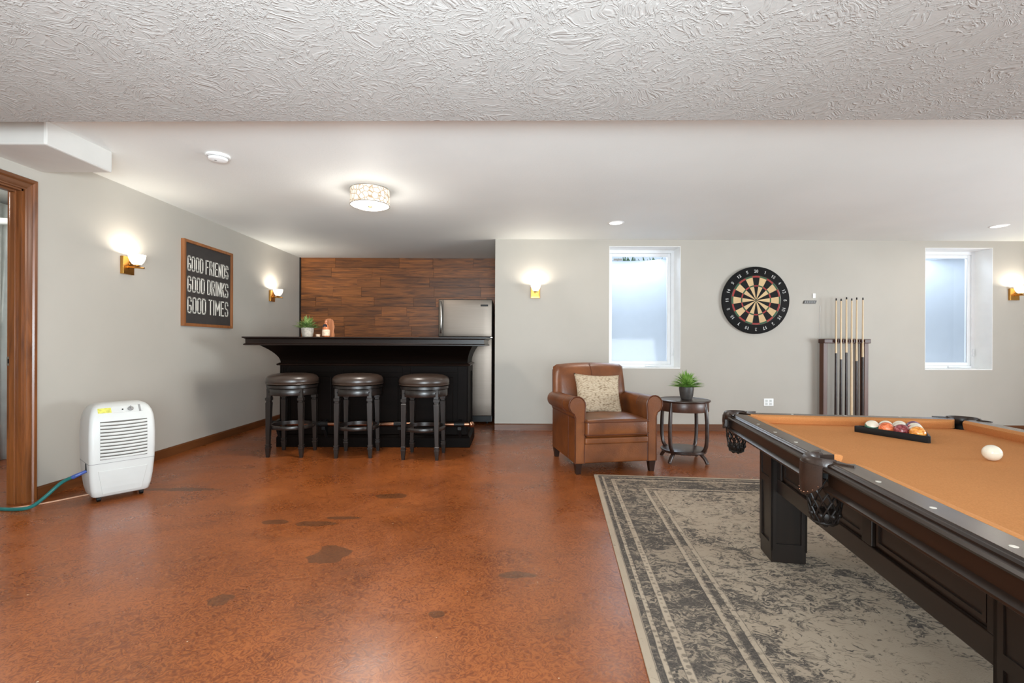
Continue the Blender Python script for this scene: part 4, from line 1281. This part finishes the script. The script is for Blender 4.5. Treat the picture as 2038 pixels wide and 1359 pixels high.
# ================================================================== CEILING FIXTURES
CL = thing('ceiling_light', 'glowing patterned drum ceiling light above the bar area', 'ceiling light', (-1.254, 4.2, H))
n = 40
m = MB().lathe([(.166, -.008), (.168, -.008), (.168, -.138), (.166, -.138), (.166, -.008)], 48, cap=False); m.build('drum_shade', M['drum'], CL, smooth=50)
MB().lathe([(.001, -.136), (.160, -.136), (.160, -.141), (.06, -.146), (.001, -.147)], 48).build('diffuser', M['diffglow'], CL, smooth=50)
for z in (-.004, -.140):
    m = MB(); m.tube([(.168 * math.cos(2 * PI * k / 48), .168 * math.sin(2 * PI * k / 48), z) for k in range(48)], .0035, 6, close=True); m.build('rim', M['chrome'], CL, smooth=True)
MB().lathe([(.001, -.147), (.014, -.147), (.018, -.151), (.008, -.158), (.001, -.162)], 16).build('finial', M['brass'], CL, smooth=50)
MB().lathe([(.12, 0), (.12, -.006), (.001, -.006)], 32).build('canopy', M['white'], CL)
MB().lathe([(.040, -.006), (.040, -.136)], 24).build('lamp_core', M['diffglow'], CL)
light('drum_bulb', 'AREA', (-1.254, 4.2, H - .168), 20, (1.0, .94, .86), 0.30, None, (0, 0, 0), shape='DISK')
light('drum_side_glow', 'POINT', (-1.254, 4.2, H - .42), 11, (1.0, .94, .86), 0.14)
for k, (x, y) in enumerate(((1.148, 5.30), (5.48, 5.376))):
    L = thing('recessed_light', ('recessed white ceiling light in front of the armchair window' if k == 0 else 'recessed white ceiling light in front of the right window'), 'ceiling light', (x, y, H), 0, 'recessed ceiling lights')
    MB().lathe([(.070, -.001), (.072, -.006), (.088, -.004), (.092, .001), (.070, .001)], 40, cap=False).build('trim_ring', M['white'], L, smooth=50)
    MB().lathe([(.001, -.003), (.071, -.003), (.071, .001), (.001, .001)], 32).build('lens', M['lensglow'], L)
    light('recessed_bulb', 'AREA', (x, y, H - .012), 5, (1, .93, .84), .13, None, (0, 0, 0), shape='DISK')
SD = thing('smoke_detector', 'round white smoke detector on the ceiling left of the drum light', 'smoke detector', (-2.13, 3.45, H))
MB().lathe([(.001, 0), (.078, 0), (.080, -.008), (.076, -.014), (.001, -.014)], 36).build('mounting_base', M['white'], SD, smooth=40)
MB().lathe([(.064, -.014), (.066, -.020), (.058, -.036), (.035, -.044), (.001, -.046)], 36).build('sensor_cover', M['white'], SD, smooth=40)
MB().lathe([(.0655, -.0165), (.0668, -.0175), (.0668, -.0205), (.0655, -.0215)], 36, cap=False).build('vent_slot', M['greyplastic'], SD)
MB().lathe([(.010, -.044), (.008, -.050), (.001, -.051)], 12, (.0, -.028, .004)).build('test_button', M['greyplastic'], SD, smooth=40)

# ================================================================== SIGN
SW, SH = .845, .885
SG = thing('wall_sign', 'wood framed dark sign with white lettering on the left wall', 'sign', (XL, 4.815 + SW / 2, 1.722), R(90))
# local: x to the right as seen from the room, -y out of the wall
T0 = .036; fwid = .030
def frame_piece(name, pts_out, ax):
    pass
hx, hz = SW / 2, SH / 2
for a, b, c_, d, mat in ((-hx, -hx + fwid, -hz, hz, M['signwood']), (hx - fwid, hx, -hz, hz, M['signwood']), (-hx + fwid, hx - fwid, -hz, -hz + fwid, M['signwood']), (-hx + fwid, hx - fwid, hz - fwid, hz, M['signwood'])):
    box(a, b, -T0, 0, c_, d).build('frame_bar', mat, SG, bevel=.002)
box(-hx + fwid, hx - fwid, -.020, -.004, -hz + fwid, hz - fwid).build('face_board', M['signface'], SG)
GL = {
 'G': [[(1, .76), (1, .88), (.8, 1), (.2, 1), (0, .88), (0, .12), (.2, 0), (.8, 0), (1, .12), (1, .46), (.55, .46)]],
 'O': [[(.2, 0), (.8, 0), (1, .12), (1, .88), (.8, 1), (.2, 1), (0, .88), (0, .12), (.2, 0)]],
 'D': [[(0, 0), (0, 1), (.72, 1), (1, .86), (1, .14), (.72, 0), (0, 0)]],
 'F': [[(0, 0), (0, 1), (.95, 1)], [(0, .52), (.8, .52)]],
 'R': [[(0, 0), (0, 1), (.8, 1), (1, .88), (1, .62), (.8, .5), (0, .5)], [(.6, .5), (1, 0)]],
 'I': [[(.5, 0), (.5, 1)]],
 'E': [[(.95, 0), (0, 0), (0, 1), (.95, 1)], [(0, .52), (.8, .52)]],
 'N': [[(0, 0), (0, 1), (1, 0), (1, 1)]],
 'S': [[(1, .78), (1, .88), (.8, 1), (.2, 1), (0, .88), (0, .64), (.2, .54), (.8, .46), (1, .36), (1, .12), (.8, 0), (.2, 0), (0, .12), (0, .24)]],
 'T': [[(0, 1), (1, 1)], [(.5, 0), (.5, 1)]],
 'M': [[(0, 0), (0, 1), (.5, .3), (1, 1), (1, 0)]],
 'K': [[(0, 0), (0, 1)], [(1, 1), (0, .42)], [(.3, .58), (1, 0)]],
 '0': [[(.2, 0), (.8, 0), (1, .2), (1, .8), (.8, 1), (.2, 1), (0, .8), (0, .2), (.2, 0)]],
 '1': [[(.2, .78), (.55, 1), (.55, 0)]],
 '2': [[(0, .8), (.2, 1), (.8, 1), (1, .8), (1, .62), (0, 0), (1, 0)]],
 '3': [[(0, 1), (1, 1), (.45, .58), (.85, .56), (1, .4), (1, .15), (.8, 0), (.2, 0), (0, .15)]],
 '4': [[(.75, 0), (.75, 1), (0, .3), (1, .3)]],
 '5': [[(1, 1), (.1, 1), (.05, .58), (.75, .6), (1, .42), (1, .15), (.8, 0), (0, .05)]],
 '6': [[(.9, 1), (.3, 1), (0, .7), (0, .15), (.2, 0), (.8, 0), (1, .15), (1, .42), (.8, .56), (0, .5)]],
 '7': [[(0, 1), (1, 1), (.4, 0)]],
 '8': [[(.2, .53), (0, .7), (0, .86), (.2, 1), (.8, 1), (1, .86), (1, .7), (.8, .53), (.2, .53), (0, .38), (0, .14), (.2, 0), (.8, 0), (1, .14), (1, .38), (.8, .53)]],
 '9': [[(.1, 0), (.7, 0), (1, .3), (1, .85), (.8, 1), (.2, 1), (0, .85), (0, .6), (.2, .45), (1, .5)]],
}
def glyph(mb, ch, x0, z0, w_, h_, sw, y0, y1, T=None):
    for line in GL[ch]:
        P_ = [(x0 + sw / 2 + a * (w_ - sw), z0 + sw / 2 + b * (h_ - sw)) for a, b in line]
        for (ax, az), (bx_, bz) in zip(P_[:-1], P_[1:]):
            dx, dz = bx_ - ax, bz - az; L = math.hypot(dx, dz); ux, uz = dx / L, dz / L; nx_, nz_ = -uz, ux
            e = sw * .38; h2 = sw / 2
            q = [(ax - ux * e - nx_ * h2, az - uz * e - nz_ * h2), (bx_ + ux * e - nx_ * h2, bz + uz * e - nz_ * h2), (bx_ + ux * e + nx_ * h2, bz + uz * e + nz_ * h2), (ax - ux * e + nx_ * h2, az - uz * e + nz_ * h2)]
            s_ = len(mb.v)
            mb.prism(q, 'y', y0, y1)
            if T: mb.xf(T, s_)
ihz = hz - fwid; ih = 2 * ihz
for txt, f0, f1 in (('GOOD FRIENDS', .155, .347), ('GOOD DRINKS', .410, .610), ('GOOD TIMES', .668, .875)):
    adv = {'I': .5, ' ': .42, 'M': 1.3, 'N': 1.02}
    tot = sum(adv.get(c_, 1.0) for c_ in txt)
    usable = 2 * (hx - fwid) - .07; un = usable / tot
    x = -usable / 2
    m = MB()
    for c_ in txt:
        wd = adv.get(c_, 1.0) * un
        if c_ != ' ':
            glyph(m, c_, x + .08 * un, ihz - f1 * ih, wd - .20 * un, (f1 - f0) * ih, .0135, -.0225, -.0195)
        x += wd
    m.build('lettering', M['signtext'], SG)

# ================================================================== DARTBOARD
DB = thing('dartboard', 'round black, cream, red and green dartboard on the far wall', 'dartboard', (3.12, YB - .002, 1.681), 0)
def disc(prof, n=64):
    m = MB(); m.lathe([(r, -z) for r, z in prof], n)   # lathe about z then rotate so the face looks to -y
    return m
TR = Matrix.Rotation(R(90), 4, 'X')      # z -> -y
m = MB().lathe([(.40, 0), (.428, .002), (.43, .008), (.43, .036), (.425, .040), (.001, .040)], 72); m.xf(TR); m.build('board', M['dbblack'], DB, smooth=40)
m = MB().lathe([(.312, .040), (.316, .043), (.318, .040)], 72, cap=False); m.xf(TR); m.build('wire_ring', M['chrome'], DB)
order = [20, 1, 18, 4, 13, 6, 10, 15, 2, 17, 3, 19, 7, 16, 8, 11, 14, 9, 12, 5]
rad = [(.016, .176, 's'), (.176, .194, 't'), (.194, .292, 's'), (.292, .312, 't')]
for i in range(20):
    m = MB()
    a0 = R(90 - 9 - 18 * i); a1 = R(90 + 9 - 18 * i)
    dark = i % 2 == 0
    for r0, r1, kd in rad:
        m.cur = 0 if kd == 's' else 1
        K = 3; vs = []
        for zf in (-.040, -.0425):
            for rr in (r0, r1):
                for q in range(K + 1):
                    a = a0 + (a1 - a0) * q / K; vs.append((rr * math.cos(a), zf, rr * math.sin(a)))
        W_ = K + 1; fs = []
        for q in range(K):
            fs.append((2 * W_ + q, 2 * W_ + q + 1, 3 * W_ + q + 1, 3 * W_ + q))
            fs.append((W_ + q, W_ + q + 1, 3 * W_ + q + 1, 3 * W_ + q)); fs.append((q, q + 1, 2 * W_ + q + 1, 2 * W_ + q))
        fs.append((0, W_, 3 * W_, 2 * W_)); fs.append((K, W_ + K, 3 * W_ + K, 2 * W_ + K))
        m.add(vs, fs)
    m.build('segment', [M['dbblack'] if dark else M['dbcream'], M['dbred'] if dark else M['dbgreen']], DB)
    # number
    nm = MB(); s = str(order[i]); gw, gh = .022, .040
    ang = R(90 - 18 * i)
    wtot = gw * len(s) + .006 * (len(s) - 1)
    xx = -wtot / 2
    flip = 0
    for c_ in s:
        T = Matrix.Translation((.372 * math.cos(ang), 0, .372 * math.sin(ang))) @ Matrix.Rotation(-(ang - PI / 2), 4, 'Y')
        glyph(nm, c_, xx, -gh / 2, gw, gh, .0062, -.0435, -.040, T)
        xx += gw + .006
    nm.build('number', M['dbnum'], DB)
m = MB().lathe([(.001, .0435), (.007, .0435), (.007, .040)], 16, cap=False); m.xf(TR); m.build('bullseye', M['dbred'], DB)
m = MB().lathe([(.007, .040), (.007, .043), (.016, .043), (.016, .040)], 20, cap=False); m.xf(TR); m.build('outer_bull', M['dbgreen'], DB)

# ================================================================== CUE RACK + CUES
RX0, RX1, RZ = 3.935, 4.505, 1.19
CRK = thing('cue_rack', 'brown wooden cue rack standing against the wall right of the dartboard', 'cue rack', ((RX0 + RX1) / 2, YB - .09, 0))
hwid = (RX1 - RX0) / 2
for s in (-1, 1):
    box(min(s * hwid, s * (hwid - .052)), max(s * hwid, s * (hwid - .052)), -.03, .05, .04, RZ - .05).build('post', M['rackwood'], CRK, bevel=.004)
m = MB(); m.box(-hwid - .01, hwid + .01, -.06, .06, RZ - .055, RZ); m.build('top_rail', M['rackdark'], CRK, bevel=.008)
m = MB(); m.box(-hwid - .03, hwid + .03, -.075, .075, 0, .05); m.build('base_board', M['rackdark'], CRK, bevel=.006)
cue_px = [1648.9, 1657.6, 1668, 1677.5, 1687.8, 1699.2]
cxs = [4.07, 4.132, 4.200, 4.265, 4.328, 4.405]
tips = [1.70, 1.695, 1.715, 1.70, 1.712, 1.71]
poss = ['first', 'second', 'third', 'fourth', 'fifth', 'sixth']
for s_ in range(7):
    x = RX0 + .052 + (RX1 - RX0 - .104) * s_ / 6
for i, (x, zt) in enumerate(zip(cxs, tips)):
    yy = YB - .155 + (.0 if True else 0)
    tp = zt
    Q = thing('pool_cue', 'pool cue with pale shaft, %s from the left in the wall rack' % poss[i] if i not in (3,) else 'pool cue with slim maple butt, fourth from the left in the wall rack', 'pool cue', (x, yy, 0.051), 0, 'cues standing in the rack')
    L = tp - .051
    bt = .92 + random.uniform(-.06, .05)
    MB().lathe([(.016, 0), (.0165, .01), (.0150, .4), (.0125, bt)], 14).build('butt', M['butt'] if i != 3 else M['maple'], Q, smooth=50)
    MB().lathe([(.0124, bt), (.0098, bt + .22), (.0075, L - .03)], 12).build('shaft', M['maple'], Q, smooth=50)
    MB().lathe([(.0076, L - .03), (.0076, L - .012), (.0072, L - .011), (.0068, L - .002), (.001, L)], 12).build('tip', M['cuetip'], Q, smooth=50)
# forked holders in front of the top rail
hm = MB()
for x in [c - 4.22 for c in cxs]:
    for s in (-1, 1):
        hm.box(x + s * .020 - .004, x + s * .020 + .004, -.085, -.058, RZ - .045, RZ - .010)
hm.build('cue_clips', M['rackdark'], CRK)
# small wall plates near the rack
o = MB(); o.rbox((3.885, YB - .006, 1.745), (.018, .006, .030), .003, 2)
sens = o.build('wall_sensor', M['white'], smooth=30); tag(sens, 'tiny white sensor plate with thin cord on the wall above the cue rack', 'sensor')
LV = thing('wall_bracket', 'small slanted grey bracket on the wall left of the cue tips', 'bracket', (3.83, YB, 1.665))
m = MB(); m.prism([(-.085, -.020), (.075, -.020), (.088, .018), (-.072, .018)], 'y', -.012, 0); m.build('plate', M['fridgecase'], LV, bevel=.002)
for k in range(6):
    box(-.066 + k * .024, -.056 + k * .024, -.015, -.011, -.014, .012).build('rib', M['greyplastic'], LV)
o = MB(); o.tube([(3.985 - .02, YB - .004, 1.62), (3.985 - .025, YB - .004, 1.4), (3.985 - .022, YB - .004, 1.195)], .0025, 6)
o = o.build('cord', M['white'], sens, smooth=True)
# outlet
OT = thing('wall_outlet', 'white double wall outlet just above the far pool table rail', 'outlet', (3.305, YB, .372))
m = MB(); m.rbox((0, -.004, 0), (.064, .004, .048), .003, 2); m.build('cover_plate', M['white'], OT, smooth=30)
for sx in (-1, 1):
    for sz in (-1, 1):
        m = MB(); m.rbox((sx * .026, -.009, sz * .019), (.014, .002, .013), .0015, 2); m.build('socket', M['utility'], OT)

# ================================================================== DEHUMIDIFIER
DH_ = thing('dehumidifier', 'white portable dehumidifier with vent grille beside the doorway', 'dehumidifier', (-2.85, 3.455, 0), R(51))
lv = [(.036, .150, .112), (.045, .160, .124), (.09, .170, .136), (.16, .178, .148), (.26, .184, .160), (.36, .187, .166), (.46, .187, .166), (.54, .184, .160), (.585, .180, .150), (.62, .172, .134), (.648, .160, .110), (.665, .146, .084), (.676, .124, .054), (.680, .09, .024)]
def rr_(hx, hy, r, z, n=6):
    r = min(r, hx * .95, hy * .95)
    return ringpath(0, 0, z, hx, hy, r, n)
def hd(z):
    for (z0, a0, b0), (z1, a1, b1) in zip(lv[:-1], lv[1:]):
        if z0 <= z <= z1:
            u = (z - z0) / (z1 - z0); return a0 + (a1 - a0) * u, b0 + (b1 - b0) * u
    return lv[0][1:]
MB().loft([rr_(a, b, .028, z) for z, a, b in lv]).build('housing', M['dehum'], DH_, smooth=50)
# seam
a, b = hd(.275)
MB().loft([rr_(a + .0015, b + .0015, .028, .2745), rr_(a + .0015, b + .0015, .028, .2775)]).build('seam', M['greyplastic'], DH_, smooth=50)
# vent backing and slats
zs0, zs1 = .300, .560
def front(z, out): return -(hd(z)[1] + out)
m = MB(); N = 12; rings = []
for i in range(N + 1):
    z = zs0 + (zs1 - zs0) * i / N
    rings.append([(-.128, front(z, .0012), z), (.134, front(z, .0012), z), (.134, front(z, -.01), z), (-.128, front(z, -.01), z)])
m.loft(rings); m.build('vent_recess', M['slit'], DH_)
for i in range(11):
    z = zs0 + .013 + (zs1 - zs0 - .004) * i / 11; h_ = .0075
    m = MB()
    secs = []
    for q in range(7):
        x = -.128 + .262 * q / 6; sag = -.004 * (1 - ((x) / .13) ** 2)
        secs.append([(x, front(z, .0035), z - h_ + sag), (x, front(z, .0055), z + sag), (x, front(z, .001), z + h_ + sag), (x, front(z, -.004), z + h_ + sag), (x, front(z, -.004), z - h_ + sag)])
    m.loft(secs); m.build('slat', M['dehum'], DH_, smooth=30)
# bucket panel
m = MB(); rings = []
for i in range(5):
    z = .058 + .165 * i / 4; wx = .108 + .028 * i / 4
    rings.append([(-wx, front(z, .004), z), (wx, front(z, .004), z), (wx + .004, front(z, -.006), z), (-wx - .004, front(z, -.006), z)])
m.loft(rings); m.build('bucket_panel', M['dehum'], DH_, bevel=.002)
# controls on the sloping shoulder
def on_shoulder(x, z):
    return Vector((x, front(z, .0005), z))
def plate(name, x0, x1, z0, z1, mat, t_=.0015, label=None):
    m = MB(); vs = []
    for z in (z0, z1):
        y = front(z, 0)
        nrm = Vector((0, -.7, .7)).normalized()
        for x in (x0, x1):
            p = Vector((x, y, z)); vs.append(tuple(p + nrm * t_)); 
        for x in (x1, x0):
            p = Vector((x, y, z)); vs.append(tuple(p - nrm * .003))
    m.add(vs, [(0, 1, 5, 4), (2, 3, 7, 6), (0, 3, 2, 1), (4, 5, 6, 7), (1, 2, 6, 5), (0, 4, 7, 3)])
    return m.build(name, mat, DH_, label=label)
plate('sticker', -.135, -.062, .617, .648, M['yellow'], .0016, 'yellow sticker')
plate('control_panel', -.055, .115, .613, .652, M['dehum'], .0025)
plate('slot', .092, .104, .613, .655, M['greyplastic'], .0045)
k_ = MB().lathe([(.017, 0), (.0165, .010), (.013, .013), (.001, .013)], 20); k_.box(-.003, .003, -.014, .014, .012, .019)
k_.xf(Matrix.Translation(on_shoulder(.045, .632)) @ Matrix.Rotation(R(38), 4, 'X')); k_.build('dial_knob', M['greyplastic'], DH_, smooth=40)
b_ = MB().lathe([(.005, 0), (.005, .004), (.001, .004)], 12); b_.xf(Matrix.Translation(on_shoulder(.0, .632)) @ Matrix.Rotation(R(38), 4, 'X')); b_.build('indicator', M['black'], DH_)
for sx in (-1, 1):
    for sy in (-1, 1):
        m = MB(); m.tube([(sx * .12 - .010, sy * .075, .018), (sx * .12 + .010, sy * .075, .018)], .018, 14); m.box(sx * .12 - .013, sx * .12 + .013, sy * .075 - .008, sy * .075 + .008, .018, .045)
        m.build('caster', M['black'], DH_, smooth=40)
# hose port on the left side
m = MB(); m.box(-.188, -.176, -.075, -.055, .215, .275); m.build('hose_port', M['black'], DH_)
# hose
def catmull(path, n=6):
    P_ = [Vector(p) for p in path]; sm = []
    for i in range(len(P_) - 1):
        p0 = P_[max(0, i - 1)]; p1 = P_[i]; p2 = P_[i + 1]; p3 = P_[min(len(P_) - 1, i + 2)]
        for q in range(n):
            u = q / n
            sm.append(.5 * ((2 * p1) + (p2 - p0) * u + (2 * p0 - 5 * p1 + 4 * p2 - p3) * u * u + (3 * p1 - 3 * p2 + p3 - p0) * u ** 3))
    sm.append(P_[-1]); return sm
pw = Matrix.Translation((-2.85, 3.455, 0)) @ Matrix.Rotation(R(51), 4, 'Z')
h0 = pw @ Vector((-.178, -.065, .225)); h1 = pw @ Vector((-.235, -.075, .205))
HS = thing('drain_hose', 'teal garden hose running from the dehumidifier through the doorway', 'hose', (h0.x, h0.y, 0))
path = [h1, (-3.03, 3.215, .16), (-3.10, 3.17, .075), (-3.16, 3.14, .022), (-3.24, 3.12, .012), (-3.42, 3.13, .012), (-3.75, 3.12, .012), (-4.2, 3.1, .012)]
m = MB().tube([Vector(p) - Vector((h0.x, h0.y, 0)) for p in catmull(path)], .0115, 10); m.build('hose_tube', M['hose'], HS, smooth=True)
m = MB().tube([Vector(p) - Vector((h0.x, h0.y, 0)) for p in (h0, h1, Vector(h1) + (Vector(path[1]) - h1) * .25)], [.010, .0125, .0135], 10); m.build('hose_fitting', M['hoseblue'], HS, smooth=True, label='blue hose end fitting')
o = MB().tube(catmull([(-2.98, 3.55, .005), (-3.08, 3.43, .005), (-3.18, 3.28, .005), (-3.3, 3.17, .005), (-3.6, 3.06, .005), (-4.1, 3.0, .005)]), .005, 8).build('power_cord', M['cord'], smooth=True)
tag(o, 'thin tan cord on the floor running behind the dehumidifier through the doorway', 'cord')
